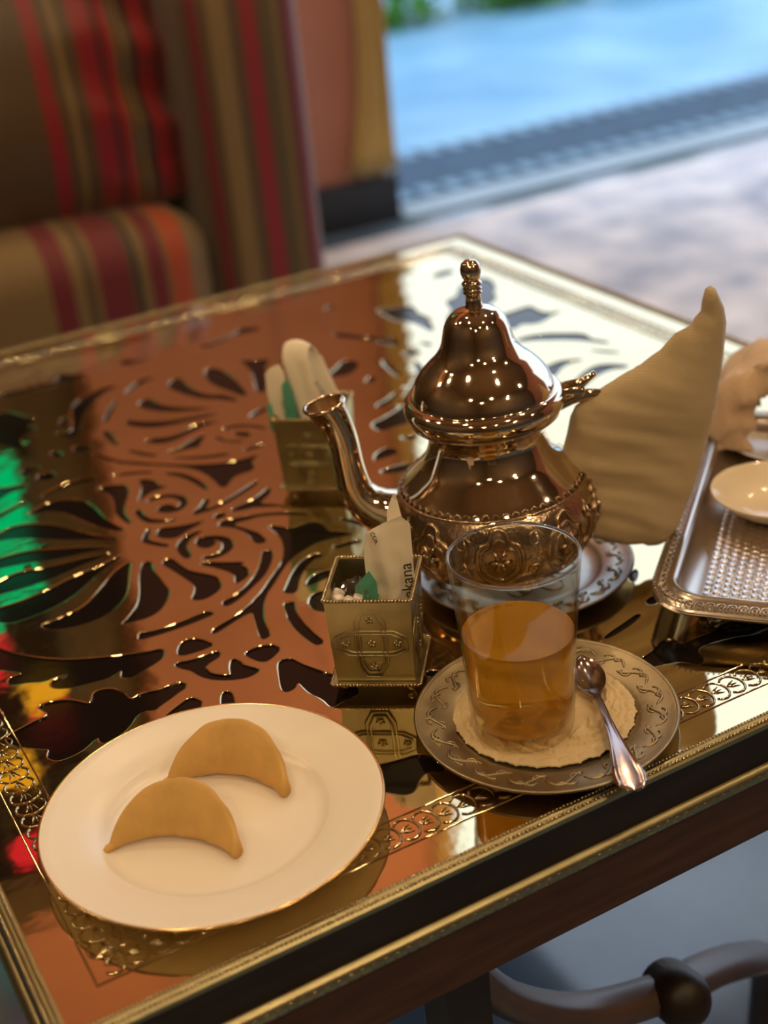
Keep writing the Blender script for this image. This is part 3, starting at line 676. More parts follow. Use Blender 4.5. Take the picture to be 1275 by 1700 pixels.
MB().tube([(.0331 * cos(a), .0331 * sin(a), .1036) for a in [2 * pi * i / 96 for i in range(96)]], .0009, 8, closed=True, up=(0, 0, 1)).build('rim', mat('glass_rim', (.95, .95, .9), .03, 0, trans=1.0, ior=1.5), tg)
te = MB().lathe([(.0001, .0068), (.0232, .0071), (.0258, .0088), (.0268, .020), (.0290, .0590), (.0001, .0590)], 96).build('tea', tea_mat(), merge=.00001, angle=40, loc=(GX, GY, GZ)); tag(te, 'amber mint tea filling the lower half of the glass', 'tea')
fm = MB(); rnd = random.Random(4)
for i in range(26):
    a = rnd.uniform(0, 2 * pi); r = rnd.uniform(.004, .022)
    fm.tube([(r * cos(a), r * sin(a), .0082), (r * cos(a) + rnd.uniform(-.003, .003), r * sin(a) + rnd.uniform(-.003, .003), .0088)], .0006, 4)
o = fm.build('tea_sediment', mat('tea_leaf', (.10, .05, .01), .8), loc=(GX, GY, GZ)); tag(o, 'dark flecks of tea leaf settled on the bottom of the glass', 'sediment', kind='stuff')
fb = MB()
for i in range(14):
    a = radians(60 + i * 5.5 + rnd.uniform(-2, 2)); r = .0262 - rnd.uniform(0, .0025); fb.ball((r * cos(a), r * sin(a), .0591), rnd.uniform(.0008, .0017), 8, 6, (1, 1, .6))
o = fb.build('tea_bubbles', glass, loc=(GX, GY, GZ)); tag(o, 'small bubbles along the far edge of the tea', 'bubbles', kind='stuff')

# --- spoon
sp0 = Vector((.3385, .0965)); sp1 = Vector((.2895, -.0145)); dr = (sp1 - sp0); Ls = dr.length; dr.normalize(); nr = Vector((-dr.y, dr.x))
st = [(0, .0004, .0105), (.03, .0045, .0085), (.08, .0078, .0070), (.15, .0092, .0066), (.22, .0080, .0072), (.27, .0052, .0086), (.31, .0026, .0098), (.38, .0021, .0110), (.55, .0027, .0122), (.70, .0042, .0126), (.82, .0066, .0122), (.91, .0082, .0116), (.965, .0070, .0113), (.99, .0040, .0111), (1.0, .0006, .0110)]
V = []; F = []; m_ = 13; S = catmull([(a, b, c) for a, b, c in st], 4)
for q in S:
    t, wd_, z = q.x, max(q.y, .0003), q.z
    for j in range(m_):
        s = -1 + 2 * j / (m_ - 1)
        bowl = max(0, 1 - ((t - .14) / .15) ** 2)
        zz = z + .0034 * bowl * s * s - .0005 * s * s * (t > .5) + (.0007 * (abs(abs(s) - .82) < .1) if .36 < t < .97 else 0)
        p = sp0 + dr * (t * Ls) + nr * (s * wd_); V.append((p.x, p.y, TH + zz + .0005))
k = len(V); V += [(x, y, z - .0011) for x, y, z in V]
ns = len(S)
for i in range(ns - 1):
    for j in range(m_ - 1):
        a = i * m_ + j; F.append((a, a + m_, a + m_ + 1, a + 1)); F.append((k + a, k + a + 1, k + a + m_ + 1, k + a + m_))
    for j in (0, m_ - 1): a = i * m_ + j; F.append((a, k + a, k + a + m_, a + m_))
o = MB().add(V, F).build('teaspoon', steel, merge=.000001, angle=60); tag(o, 'polished metal teaspoon lying on the saucer, handle over the table edge', 'spoon')

# --- sugar boxes
bx_proto = {}
def emboss_face(mb, w):
    """interlaced pointed panels raised on one face: local x across, z up, y outward negative"""
    V8 = [(-.0085, -.0145), (-.0045, -.0222), (.0045, -.0222), (.0085, -.0145), (.0085, .0145), (.0045, .0222), (-.0045, .0222), (-.0085, .0145)]
    for sc in (1.0, .74):
        for rot in (0, 1):
            P = [(x * (sc if not rot else 1) if 0 else x * sc, z * (sc ** .5)) for x, z in V8]
            if rot: P = [(z * .90, x * .93) for x, z in P]
            mb.tube([(x, -w, .034 + z) for x, z in P], .0008, 5, closed=True, up=(0, -1, 0), flat=.9)
    for cx, cz in ((0, .0155), (0, -.0155), (.0145, 0), (-.0145, 0), (0, 0)):
        for q in range(5):
            a = 2 * pi * q / 5 + .4
            mb.tube([(cx, -w, .034 + cz), (cx + .0016 * cos(a), -w - .0002, .034 + cz + .0016 * sin(a)), (cx + .0028 * cos(a), -w, .034 + cz + .0028 * sin(a))], [.0004, .0011, .0004], 5)
def rope_frame(mb, h, z):
    for k in range(4):
        a = pi / 2 * k; ca, sa = cos(a), sin(a)
        for i in range(26):
            t = -h + 2 * h * (i + .5) / 26
            p = [(t - .0008, -h, z - .0007), (t, -h - .0003, z), (t + .0008, -h, z + .0007)]
            mb.tube([(x * ca - y * sa, x * sa + y * ca, q) for x, y, q in p], [.0006, .0012, .0006], 5)
def sugar_box(loc, rz, label):
    e = empty('sugar_box', loc, rz); tag(e, label, 'sugar box', 'brass sugar boxes')
    if not bx_proto:
        b = MB(); h0, h1 = .0222, .0242; t = .0010
        ring = lambda h, z: [(-h, -h, z), (h, -h, z), (h, h, z), (-h, h, z)]
        v = ring(h0, .0085) + ring(h1, .062) + ring(h1 - t, .062) + ring(h0 - t, .0095)
        f = [(3, 2, 1, 0), (12, 13, 14, 15)]
        for k in range(4):
            l = (k + 1) % 4; f += [(k, l, 4 + l, 4 + k), (4 + k, 4 + l, 8 + l, 8 + k), (8 + k, 8 + l, 12 + l, 12 + k)]
        b.add(v, f); ob = b.build('box_body', brass_dull, e, smooth=False)
        fl_ = MB(); fl_.box((0, 0, .0072), (.0500, .0500, .0018)); of_ = fl_.build('base_plate', brass_dull, e, smooth=False)
        mb = MB()
        for k in range(4):
            q = MB(); emboss_face(q, .0233); a = pi / 2 * k
            mb.add([(x * cos(a) - y * sin(a), x * sin(a) + y * cos(a), z) for x, y, z in q.v], q.f)
        om = mb.build('embossed_panels', brass_dull, ob)
        r1 = MB(); rope_frame(r1, .0246, .0622); o1 = r1.build('top_rope_trim', brass_edge, e)
        r2 = MB(); rope_frame(r2, .0252, .0076); o2 = r2.build('base_rope_trim', brass_edge, e)
        feet = []
        for sx in (-1, 1):
            for sy in (-1, 1): feet.append(MB().ball((sx * .019, sy * .019, .0031), .0031, 10, 8).build('foot', brass_edge, e))
        bx_proto['p'] = (ob, om, of_, o1, o2, *feet)
    else:
        ob, om, *rest = bx_proto['p']
        n = ob.copy(); COL.objects.link(n); n.parent = e
        m2 = om.copy(); COL.objects.link(m2); m2.parent = n
        for q in rest: c = q.copy(); COL.objects.link(c); c.parent = e
    return e
sugar_box((.2476, .1656, TH + .0002), atan2(-.6, .8), 'embossed brass box of sugar sachets beside the tea glass')
sugar_box((.3327, .4129, TH + .0002), atan2(-.6396, .7687), 'embossed brass box of sugar sachets behind the teapot spout')

def sachet(name, c, outline, T, matl, label, bend=None, group=None, depth=0.0, tilt=0.0, step=.0035):
    P = chaikin(outline, 1) if matl is paper else [tuple(p) for p in outline]
    fn = (lambda a, z: (bend(a, z) if bend else 0) + .0006 * noise.noise(Vector((a * 130, z * 130, len(label)))))
    cv_ = plane_conv((c[0], c[1], TH))
    mb = pillow(P, step, T, .006, fn, fn, lambda a, d, z: cv_(a, d + depth + (z - .06) * tilt, z))
    o = mb.build(name, matl, angle=70); tag(o, label, 'sachet', group); return o
def text(body, size, c, a, z, d, rot, parent, mir=False):
    cu_ = bpy.data.curves.new('lettering', 'FONT'); cu_.body = body; cu_.size = size; cu_.extrude = .00005; cu_.resolution_u = 3
    tmp = bpy.data.objects.new('lettering', cu_); COL.objects.link(tmp)
    me = bpy.data.meshes.new_from_object(tmp.evaluated_get(bpy.context.evaluated_depsgraph_get())); bpy.data.objects.remove(tmp)
    o = bpy.data.objects.new('lettering', me); me.materials.append(ink); link(o)
    p = Vector((c[0], c[1], TH)) + RH * a + HV * d + Vector((0, 0, z))
    Rm = Matrix((RH, Vector((0, 0, 1)), -HV)).transposed().to_4x4() @ Matrix.Rotation(rot, 4, 'Z'); Rm.translation = p
    o.matrix_world = Rm; o.parent = parent
    return o
F1 = (.2476, .1656)
s1 = sachet('sugar_sachet', F1, [(-.0035, .040), (-.0033, .0918), (.0045, .0970), (.0237, .1035), (.0236, .075), (.0230, .040)], .0014, paper, 'tall cream paper sugar sachet with dark lettering standing in the nearer brass box',
            lambda a, z: -.0035 * max(0, 1 - abs(a - .0075 - (.075 - z) * .12) / .006) + .002, depth=-.004, step=.0022)
text('ekana', .0098, F1, .0222, .0510, -.0065, pi / 2, s1)
text('COK', .0036, F1, .0012, .0945, -.0063, -1.25, s1)
text('Suc', .0042, F1, -.0003, .0560, -.0063, -pi / 2, s1)
sachet('sugar_sachet', F1, [(.009, .045), (.011, .098), (.0145, .1075), (.0172, .1125), (.0185, .104), (.022, .08), (.022, .045)], .0012, paper, 'narrow paper sachet peeking out behind the tall lettered sachet', depth=.006)
sachet('sweetener_sachet', F1, [(-.0125, .045), (-.0100, .0630), (-.0015, .0715), (.002, .0640), (.002, .045)], .0006, green_paper, 'green sachet tucked low beside the tall lettered sachet', depth=-.007)
# sugar lumps under crumpled cellophane
sugar_m = mat('sugar', (.86, .80, .70), .6, 0, bump=.5, bscale=700, bdist=.0006)
for i, (a, d, z) in enumerate(((-.0200, -.0085, .0545), (-.0150, -.0100, .0540), (-.0100, -.0105, .0550), (-.0205, -.002, .055))):
    c = Vector((F1[0], F1[1], TH + z)) + RH * a + HV * d
    o = MB().rbox((0, 0, 0), (.0055, .0055, .0075), .0012, 2).build('sugar_lump', sugar_m, merge=.00005, loc=c); o.rotation_euler = (.2 * i, .1, .5 * i)
    tag(o, 'small white sugar lump under cellophane in the nearer brass box', 'sugar lump', 'sugar lumps in the nearer box')
def cello():
    m = bpy.data.materials.new('cellophane'); m.use_nodes = True; nt = m.node_tree; N = nt.nodes; L = nt.links
    N.remove(N['Principled BSDF']); tr = N.new('ShaderNodeBsdfTransparent'); gl = N.new('ShaderNodeBsdfGlossy'); gl.inputs['Roughness'].default_value = .08
    gl.inputs[0].default_value = (.9, .85, .9, 1)
    mx = N.new('ShaderNodeMixShader'); mx.inputs[0].default_value = .22; L.new(tr.outputs[0], mx.inputs[1]); L.new(gl.outputs[0], mx.inputs[2]); L.new(mx.outputs[0], N['Material Output'].inputs[0]); return m
V = []; F = []
for i in range(15):
    for j in range(13):
        a = -.0225 + .021 * i / 14; d = -.014 + .022 * j / 12
        h = sin(pi * i / 14) ** .6 * sin(pi * j / 12) ** .6
        z = .053 + .0165 * h * (.5 + .5 * i / 14) + .0035 * noise.noise(Vector((i * .55, j * .55, 3.3)))
        V.append(tuple(Vector((F1[0], F1[1], TH + z)) + RH * a + HV * d))
for i in range(14):
    for j in range(12): a = i * 13 + j; F.append((a, a + 13, a + 14, a + 1))
o = MB().add(V, F).build('cellophane_wrapper', cello(), smooth=False); tag(o, 'crumpled clear cellophane over sugar lumps in the nearer brass box', 'wrapper')
F2 = (.3327, .4129)
a1 = sachet('sugar_sachet', F2, [(-.0290, .050), (-.0316, .0915), (-.0264, .0979), (-.0175, .1000), (-.0160, .075), (-.0150, .050)], .0013, paper, 'cream sugar sachet leaning at the left of the farther brass box', depth=-.006)
V = []; F = []                       # folded over sachet
for i in range(31):
    t = i / 30
    if t < .45: q = t / .45; zz = .050 + .054 * q; dd = -.0045; k_ = 0.0
    elif t < .6: q = (t - .45) / .15; zz = .104 + .0085 * sin(pi * q); dd = -.0045 + .013 * q; k_ = q
    else: q = (t - .6) / .4; zz = .104 - .054 * q; dd = .0085; k_ = 1.0
    drop = .1125 - zz
    ac_ = (-.0095 + drop * .16) * (1 - k_) + (-.0015 + drop * .30) * k_; hw_ = .0092 * (1 - k_) + .0085 * k_
    for j in range(9):
        s_ = -1 + 2 * j / 8
        V.append(plane_conv((F2[0], F2[1], TH))(ac_ + s_ * hw_, dd + .0012 * noise.noise(Vector((i * .25, j * .4, 1))), zz + (.003 * -s_ if k_ > 0 else 0) * k_ - .0035 * s_ * s_ * (zz > .1)))
for i in range(30):
    for j in range(8): a = i * 9 + j; F.append((a, a + 9, a + 10, a + 1))
fo_ = MB().add(V, F).build('sugar_sachet', paper); tag(fo_, 'cream sugar sachet folded over on itself in the farther brass box', 'sachet')
sol = fo_.modifiers.new('thickness', 'SOLIDIFY'); sol.thickness = .0012
text('SUCRE', .0042, F2, .0035, .085, -.0105, -1.15, fo_)
text('CO', .0042, F2, -.0215, .072, -.0085, -1.3, a1)
sachet('sweetener_sachet', F2, [(-.0200, .050), (-.0193, .0850), (-.0150, .0900), (-.0120, .0800), (-.0105, .050)], .0006, green_paper, 'green sachet between two cream ones in the farther brass box', depth=-.010)
sachet('sweetener_sachet', F2, [(-.0315, .050), (-.0318, .0728), (-.0290, .072), (-.0255, .050)], .0010, green_paper, 'green sachet corner at the left end of the farther brass box', depth=-.010)

# --- teapot
tp = empty('teapot', tuple(Vector((.3636, .2120, TH + .0056)) - RH * .003)); tag(tp, 'copper-toned silver Moroccan teapot with domed lid and chased band', 'teapot')
tp.matrix_world = Matrix.Translation(tp.location) @ Matrix.Rotation(radians(-1.8), 4, HV) @ Matrix.Identity(4)
body = [(.0001, .010), (.030, .0095), (.040, .0105), (.050, .0160), (.0575, .0250), (.0620, .0360), (.0635, .0460), (.0618, .0560), (.0565, .0660), (.0480, .0750), (.0405, .0830), (.0368, .0905), (.0356, .0960), (.0362, .1000), (.0390, .1045), (.0430, .1075), (.0455, .1095), (.0450, .1120), (.0001, .1120)]
bp_ = [tuple(p) for p in catmull([(r, z, 0) for r, z in body[1:-1]], 5)]
MB().lathe([(.0001, .010)] + [(r, z) for r, z, _ in bp_] + [(.0001, .112)], 96).build('body', pot_metal, tp, merge=.00001, angle=50)
def rad_at(z):
    L_ = [(r, q) for r, q, _ in bp_]
    for (r0, z0), (r1, z1) in zip(L_, L_[1:]):
        if z0 <= z <= z1: return r0 + (r1 - r0) * (z - z0) / (z1 - z0 + 1e-9)
    return .06
ch = MB(); NB = 9
ch.lathe([(rad_at(.019 + .047 * k / 16) + (.0003 if 0 < k < 16 else -.0004), .019 + .047 * k / 16) for k in range(17)], 120)
chased = ch.build('chased_band', pot_chased, tp)
orn = MB()
def SP(u, z, o=.0006): r = rad_at(z) + o; return (r * cos(u), r * sin(u), z)
for i in range(NB):
    b = 2 * pi * i / NB; hw = pi / NB
    cusp = [(-.62, .0), (-.55, .45), (-.28, .62), (-.2, .88), (0, .98), (.2, .88), (.28, .62), (.55, .45), (.62, 0), (.55, -.5), (.25, -.8), (0, -.95), (-.25, -.8), (-.55, -.5)]
    for sc, rr in ((1.0, .0015), (.72, .0010)):
        pp = catmull([(x * sc, y * sc, 0) for x, y in cusp], 3, True)
        orn.tube([SP(b + p.x * hw, .0415 + p.y * .0205) for p in pp], rr, 5, closed=True)
    for q in range(6):
        a = 2 * pi * q / 6
        orn.tube([SP(b, .0415), SP(b + .16 * hw * cos(a), .0415 + .0045 * sin(a), .0013), SP(b + .32 * hw * cos(a), .0415 + .0085 * sin(a))], [.0006, .0018, .0005], 5)
    for sgn in (-1, 1):
        orn.tube([SP(b + hw + .25 * hw * sgn * cos(t) * (1 - t / 9), .0415 + sgn * .011 + .006 * sin(t) * (1 - t / 9)) for t in [k * .55 for k in range(13)]], .0010, 5)
        orn.tube([SP(b + hw, .0415), SP(b + hw + .12 * hw, .0415 + sgn * .008, .001), SP(b + hw, .0415 + sgn * .019)], [.0005, .0016, .0005], 5)
for z in (.0195, .0655): orn.tube([SP(2 * pi * k / 90, z) for k in range(90)], .0009, 6, closed=True)
for k in range(60):
    u = 2 * pi * k / 60; orn.tube([SP(u - .045, .0663), SP(u - .025, .0682, .0008), SP(u, .0690, .0009), SP(u + .025, .0682, .0008), SP(u + .045, .0663)], .0006, 5)
orn.build('chased_ornament', pot_chased, chased)
lid = [(.0440, .1095), (.0462, .1115), (.0480, .1150), (.0486, .1185), (.0478, .1215), (.0455, .1238), (.0432, .1245), (.0428, .1262), (.0422, .1285), (.0400, .1335), (.0362, .1385), (.0318, .1430), (.0275, .1470), (.0240, .1515), (.0218, .1560), (.0205, .1610), (.0192, .1660), (.0168, .1708), (.0130, .1745), (.0085, .1765), (.0052, .1775)]
lp = [tuple(p) for p in catmull([(r, z, 0) for r, z in lid], 4)]
ld = MB().lathe([(.0001, .1095)] + [(r, z) for r, z, _ in lp] + [(.0001, .1776)], 96).build('lid', pot_metal, tp, merge=.00001, angle=50)
fin = [(.0058, .1768), (.0050, .1785), (.0046, .1815), (.0044, .1850), (.0056, .1858), (.0056, .1866), (.0045, .1874), (.0056, .1882), (.0056, .1890), (.0044, .1898), (.0058, .1908), (.0060, .1918), (.0050, .1928), (.0042, .1938), (.0052, .1952), (.0060, .1978), (.0061, .2002), (.0052, .2034), (.0030, .2052), (.0001, .2057)]
MB().lathe(fin, 32).build('finial', pot_metal, ld, merge=.00001)
sd = -RH
spp = [(.050, .046, .0165), (.064, .0505, .0155), (.0755, .0575, .0132), (.0835, .0690, .0110), (.0860, .0860, .0096), (.0872, .1040, .0094), (.0905, .1180, .0102), (.0948, .1280, .0118)]
pth = catmull([(a, z, r) for a, z, r in spp], 5)
spt = MB().tube([tuple(sd * p.x + Vector((0, 0, p.y))) for p in pth], [p.z for p in pth], 12, caps=False).build('spout', pot_metal, tp, angle=35)
e = pth[-1]; ax = (sd * .14 + Vector((0, 0, .99))).normalized(); cc = sd * (e.x + .0003) + Vector((0, 0, e.y + .0008))
t1 = ax.cross(HV).normalized(); t2 = ax.cross(t1)
MB().tube([tuple(cc + t1 * .0121 * cos(q) + t2 * .0121 * sin(q)) for q in [2 * pi * k / 40 for k in range(40)]], .0013, 8, closed=True, up=tuple(ax)).build('spout_lip', pot_metal, spt)
mb = MB(); mb.tube([tuple(cc + ax * .0004), tuple(cc - ax * .006), tuple(cc - ax * .016 - sd * .004)], [.0113, .0095, .007], 24, caps=False); mb.build('spout_bore', mat('spout_inside', (.45, .30, .16), .35, 1.0), spt)
MB().tube([tuple(RH * a + Vector((0, 0, z))) for a, z in [tuple(p)[:2] for p in catmull([(.042, .108, 0), (.060, .113, 0), (.080, .106, 0), (.091, .085, 0), (.088, .060, 0), (.075, .042, 0), (.060, .040, 0)], 5)]], .0042, 10).build('handle', pot_metal, tp)
MB().rbox((0, 0, 0), (.016, .009, .0075), .003, 2).build('hinge', pot_metal, tp, merge=.0001, loc=tuple(RH * .0535 + Vector((0, 0, .1165)))).rotation_euler = (0, .12, atan2(RH.y, RH.x))
MB().tube([tuple(RH * .047 + Vector((0, 0, .119))), tuple(RH * .060 + Vector((0, 0, .121))), tuple(RH * .068 + Vector((0, 0, .126)))], [.004, .0032, .002], 8).build('thumb_rest', pot_metal, tp)
for k in range(3):
    a = 2 * pi * k / 3 + .4; MB().ball((.036 * cos(a), .036 * sin(a), .0055), .0055, 10, 8).build('foot', pot_metal, tp)

# --- napkin pulled over the teapot handle
NAP = [(108, 130), (189, 151), (243, 236), (311, 379), (388, 593), (431, 778), (487, 1057), (517, 1233), (532, 1395), (543, 1567), (527, 1660), (475, 1782), (443, 1806), (413, 1789), (395, 1714), (390, 1655), (353, 1615), (329, 1570), (239, 1533), (150, 1437), (11, 1346), (-130, 1278), (-273, 1199), (-366, 1139), (-399, 1073), (-423, 962), (-467, 810), (-525, 671), (-527, 621), (-585, 531), (-608, 428), (-510, 356), (-367, 248), (-111, 170), (-1, 157)]
NAP = [(a / 1e4, z / 1e4) for a, z in NAP]
def nap_front(a, z):
    c = z + .28 * a; left = max(0, min(1, .75 - a / .09))
    w = .0010 * left * sin(c * 2 * pi / .0245 + 5 * noise.noise(Vector((a * 16, z * 12, 0)))) + .0004 * left * sin(c * 2 * pi / .0105 + 6 * noise.noise(Vector((a * 12, z * 30, 4))))
    return w + .0042 * noise.noise(Vector((a * 12 + z * 6, z * 30 + a * 9, 1.7)))
def napkin_mat():
    m = mat('napkin_linen', (.50, .39, .235), .85, 0, var=.06, vscale=30, sheen=.2); nt = m.node_tree; N = nt.nodes; L = nt.links
    tc = N.new('ShaderNodeTexCoord'); wv = N.new('ShaderNodeTexWave'); wv.bands_direction = 'Z'; wv.inputs['Scale'].default_value = 260; wv.inputs['Distortion'].default_value = .8; wv.inputs['Detail'].default_value = 1
    mp_ = N.new('ShaderNodeMapping'); mp_.inputs['Rotation'].default_value = (0, radians(7), 0); L.new(tc.outputs['Object'], mp_.inputs[0]); L.new(mp_.outputs[0], wv.inputs['Vector'])
    bp = N.new('ShaderNodeBump'); bp.inputs['Strength'].default_value = .25; bp.inputs['Distance'].default_value = .0004; L.new(wv.outputs['Fac'], bp.inputs['Height']); L.new(bp.outputs[0], N['Principled BSDF'].inputs['Normal']); return m
mb = pillow(NAP, .0030, .0135, .030, nap_front, lambda a, z: .001 * sin(z * 200), None)
npk = mb.build('napkin', napkin_mat(), loc=tuple(Vector((.4398, .1743, TH)))); npk.rotation_euler = (0, 0, atan2(RH.y, RH.x))
tag(npk, 'beige linen napkin folded to a point, pulled over the teapot handle', 'napkin')

# --- serving tray
e1 = Vector((.749, .663, 0)); e2 = Vector((.663, -.749, 0)); TC = Vector((.3895, .1045, TH + .0011))
L1, L2 = .285, .142
tr = empty('serving_tray', tuple(TC), atan2(e2.y, e2.x)); tag(tr, 'rectangular hammered silver tray with ornate border, holding a white dish and a towel', 'tray')
def rrect(ins, r, z, n=8):           # local x along e2, y along e1
    out = []
    for cx, cy_, a0 in ((L2 - ins - r, L1 - ins - r, 0), (ins + r, L1 - ins - r, 90), (ins + r, ins + r, 180), (L2 - ins - r, ins + r, 270)):
        for k in range(n + 1): a = radians(a0 + 90 * k / n); out.append((cx + r * cos(a), cy_ + r * sin(a), z))
    return out
prof_t = [(.0, .030, .0165), (-.0008, .0305, .0180), (.0006, .0295, .0195), (.0040, .0270, .0204), (.0085, .0235, .0206), (.0100, .022, .0222), (.0118, .0205, .0230), (.0136, .0190, .0222), (.0150, .0180, .0190), (.0200, .015, .0120), (.0265, .011, .0086), (.030, .009, .0080)]
V = []; F = []
for ins, r, z in prof_t: V += rrect(ins, r, z)
m_ = 36
for k in range(len(prof_t) - 1):
    for i in range(m_): j = (i + 1) % m_; F.append((k * m_ + i, k * m_ + j, (k + 1) * m_ + j, (k + 1) * m_ + i))
nv = len(V); under = []
for ins, r, z in prof_t: V_ = rrect(ins, r, z - .0012); V += V_
F += [tuple(q + nv for q in reversed(f)) for f in F]
F += [(i, nv + i, nv + (i + 1) % m_, (i + 1) % m_) for i in range(m_)]
tray_m = silver
MB().add(V, F).build('tray_rim', tray_m, tr, angle=60)
V = []; F = []; gx, gy = 190, 440
for i in range(gx):
    for j in range(gy):
        x = .028 + (L2 - .056) * i / (gx - 1); y = .028 + (L1 - .056) * j / (gy - 1)
        u = y / .0064; rw = math.floor(x / .0056); uu = u + .5 * (rw % 2); fx = (x / .0056) - rw - .5; fy = uu - math.floor(uu) - .5
        d = max(0, 1 - (fx * fx * 3.4 + fy * fy * 3.4)); V.append((x, y, .0079 + .0009 * sqrt(d)))
for i in range(gx - 1):
    for j in range(gy - 1): a = i * gy + j; F.append((a, a + gy, a + gy + 1, a + 1))
o = MB().add(V, F).build('hammered_bed', mat('hammered_silver', (.58, .52, .47), .20, 1.0), tr); o['kind'] = 'stuff'
orn = MB(); per = rrect(.0045, .0265, .0207, 16)
pp = [Vector(p) for p in per] + [Vector(per[0])]; acc = 0; nxt = 0
for a, b in zip(pp, pp[1:]):
    L_ = (b - a).length
    while nxt <= acc + L_ and L_ > 1e-9:
        p = a.lerp(b, (nxt - acc) / L_); t = (b - a).normalized(); n_ = Vector((-t.y, t.x, 0))
        orn.tube([tuple(p + t * (.0024 * cos(q)) + n_ * (.0028 * sin(q)) + Vector((0, 0, .0003))) for q in [radians(-30 + 240 * k / 8) for k in range(9)]], .00055, 5)
        orn.ball(tuple(p + Vector((0, 0, .0002)) - n_ * .0002), .0009, 6, 4); orn.ball(tuple(p - n_ * .0036 + t * .0031), .0007, 6, 4); orn.ball(tuple(p - n_ * .0036), .0007, 6, 4)
        nxt += .0062
    acc += L_
o = orn.build('ornate_border', tray_m, tr); o['kind'] = 'stuff'
for x in (.03, L2 - .03):
    for y in (.03, L1 - .03): MB().ball((x, y, .0037), .0036, 10, 8).build('foot', tray_m, tr)

# --- white dish, towel on its plate, folded card
cream = mat('cream_porcelain', (.80, .70, .55), .14, 0, coat=.3)
ds = MB().lathe([(.0001, .0022), (.015, .0024), (.0215, .0036), (.029, .0080), (.0370, .0140), (.0402, .0165), (.0408, .0166), (.0407, .0157), (.0375, .0125), (.031, .0066), (.024, .0020), (.0215, .0004), (.0190, .0004), (.0185, .0012), (.0001, .0012)], 96).build('small_dish', cream, merge=.00001, angle=60, loc=(.5410, .1600, TH + .0100)); tag(ds, 'small white porcelain dish on the hammered tray', 'dish')
tpl = MB().lathe([(.0001, .003), (.028, .0032), (.036, .0060), (.0440, .0098), (.0446, .0096), (.0440, .0086), (.036, .0042), (.028, .0006), (.0001, .0006)], 80).build('towel_plate', cream, merge=.00001, angle=60, loc=(.6140, .2255, TH + .0100)); tag(tpl, 'small cream plate under the rolled towel on the tray', 'plate')
tpl.scale = (.964, .964, 1.0)
tw = MB(); V = []; F = []
pth = catmull([(-.034, .006, 0), (-.033, .030, 0), (-.022, .050, 0), (-.002, .0585, 0), (.018, .052, 0), (.030, .034, 0), (.030, .010, 0)], 8)
nq = 20
for i, p in enumerate(pth):
    a0 = pth[max(i - 1, 0)]; b0 = pth[min(i + 1, len(pth) - 1)]; t = (b0 - a0).normalized(); nn = Vector((-t.y, t.x, 0))
    for k in range(nq):
        q = 2 * pi * k / nq; ex = abs(cos(q)) ** .6 * (1 if cos(q) > 0 else -1); ey = abs(sin(q)) ** .6 * (1 if sin(q) > 0 else -1)
        nzv = noise.noise(Vector((i * .22, k * .35, 5))) * .0055 + .0030 * sin(k * 1.3 + i * .25) + .002 * noise.noise(Vector((i * .8, k * .9, 2)))
        pos = p + nn * (ex * .0125 + nzv); dep = ey * .025 + nzv
        V.append((pos.x, dep, pos.y))
for i in range(len(pth) - 1):
    for k in range(nq): l = (k + 1) % nq; F.append((i * nq + k, i * nq + l, (i + 1) * nq + l, (i + 1) * nq + k))
F += [tuple(range(nq))[::-1], tuple((len(pth) - 1) * nq + k for k in range(nq))]
tow = MB().add(V, F).build('towel', mat('terry_towel', (.70, .50, .34), .95, 0, var=.15, vscale=60, bump=.8, bscale=700, bdist=.0012, sheen=.5), loc=(.6085, .2300, TH + .0146)); tow.rotation_euler = (0, 0, atan2(RH.y, RH.x) - .15)
tag(tow, 'beige terry hand towel bent over in a loop on its plate', 'towel')
cd = pillow([(-.020, 0), (-.0065, .032), (.004, .036), (.03, .034), (.03, 0)], .004, .0035, .006).build('folded_card', cream, loc=(.6020, .2030, TH + .0185)); cd.rotation_euler = (radians(-18), 0, atan2(RH.y, RH.x))
tag(cd, 'cream folded napkin corner standing in front of the towel', 'napkin')

# ================================================================ behind the table
red = (.24, .008, .014); gold_c = (.20, .125, .042); brown = (.085, .047, .018); orange = (.40, .06, .012); blk = (.03, .015, .012); olive = (.09, .063, .022); wine = (.15, .008, .016)
arm_cloth = stripes('striped_arm_cloth', 0, .69, .875, [(0, brown), (.03, wine), (.10, brown), (.17, gold_c), (.34, brown), (.44, red), (.58, brown), (.62, olive), (.72, gold_c), (.76, brown), (.80, wine), (.92, brown)])
seat_cloth = stripes('striped_seat_cloth', 0, .31, .71, [(0, gold_c), (.28, wine), (.36, gold_c), (.41, brown), (.44, gold_c), (.46, wine), (.58, brown), (.60, blk), (.62, gold_c), (.655, wine), (.72, gold_c), (.735, orange), (.82, gold_c)])
pil_cloth = stripes('striped_cushion_cloth', 0, -.25, .25, [(0, brown), (.52, red), (.57, brown), (.60, gold_c), (.62, brown), (.66, red), (.72, blk), (.735, red), (.77, gold_c), (.785, blk), (.80, gold_c), (.815, blk), (.84, red), (.90, blk), (.92, red)], rough=.33)
plain = mat('brown_chair_cloth', (.16, .095, .035), .8, 0, var=.2, vscale=20)
ac = empty('armchair', (0, 0, 0)); tag(ac, 'striped armchair with high arms standing behind the table', 'armchair')
AF = 1.50                             # front of the chair
def puff(x, y, z): return (x, y + .02 * (1 if y < 0 else -1) * -cos(x * 4) * .3, z + (.028 * max(0, 1 - (x / .29) ** 2) * max(0, 1 - (y / .35) ** 2) if z > 0 else 0))
MB().rbox((.395, AF + .34, .378), (.582, .68, .19), .06, 8, puff).build('seat_cushion', seat_cloth, ac, merge=.0002)
MB().rbox((.395, AF + .36, .215), (.575, .66, .17), .02, 4).build('seat_base', plain, ac, merge=.0002)
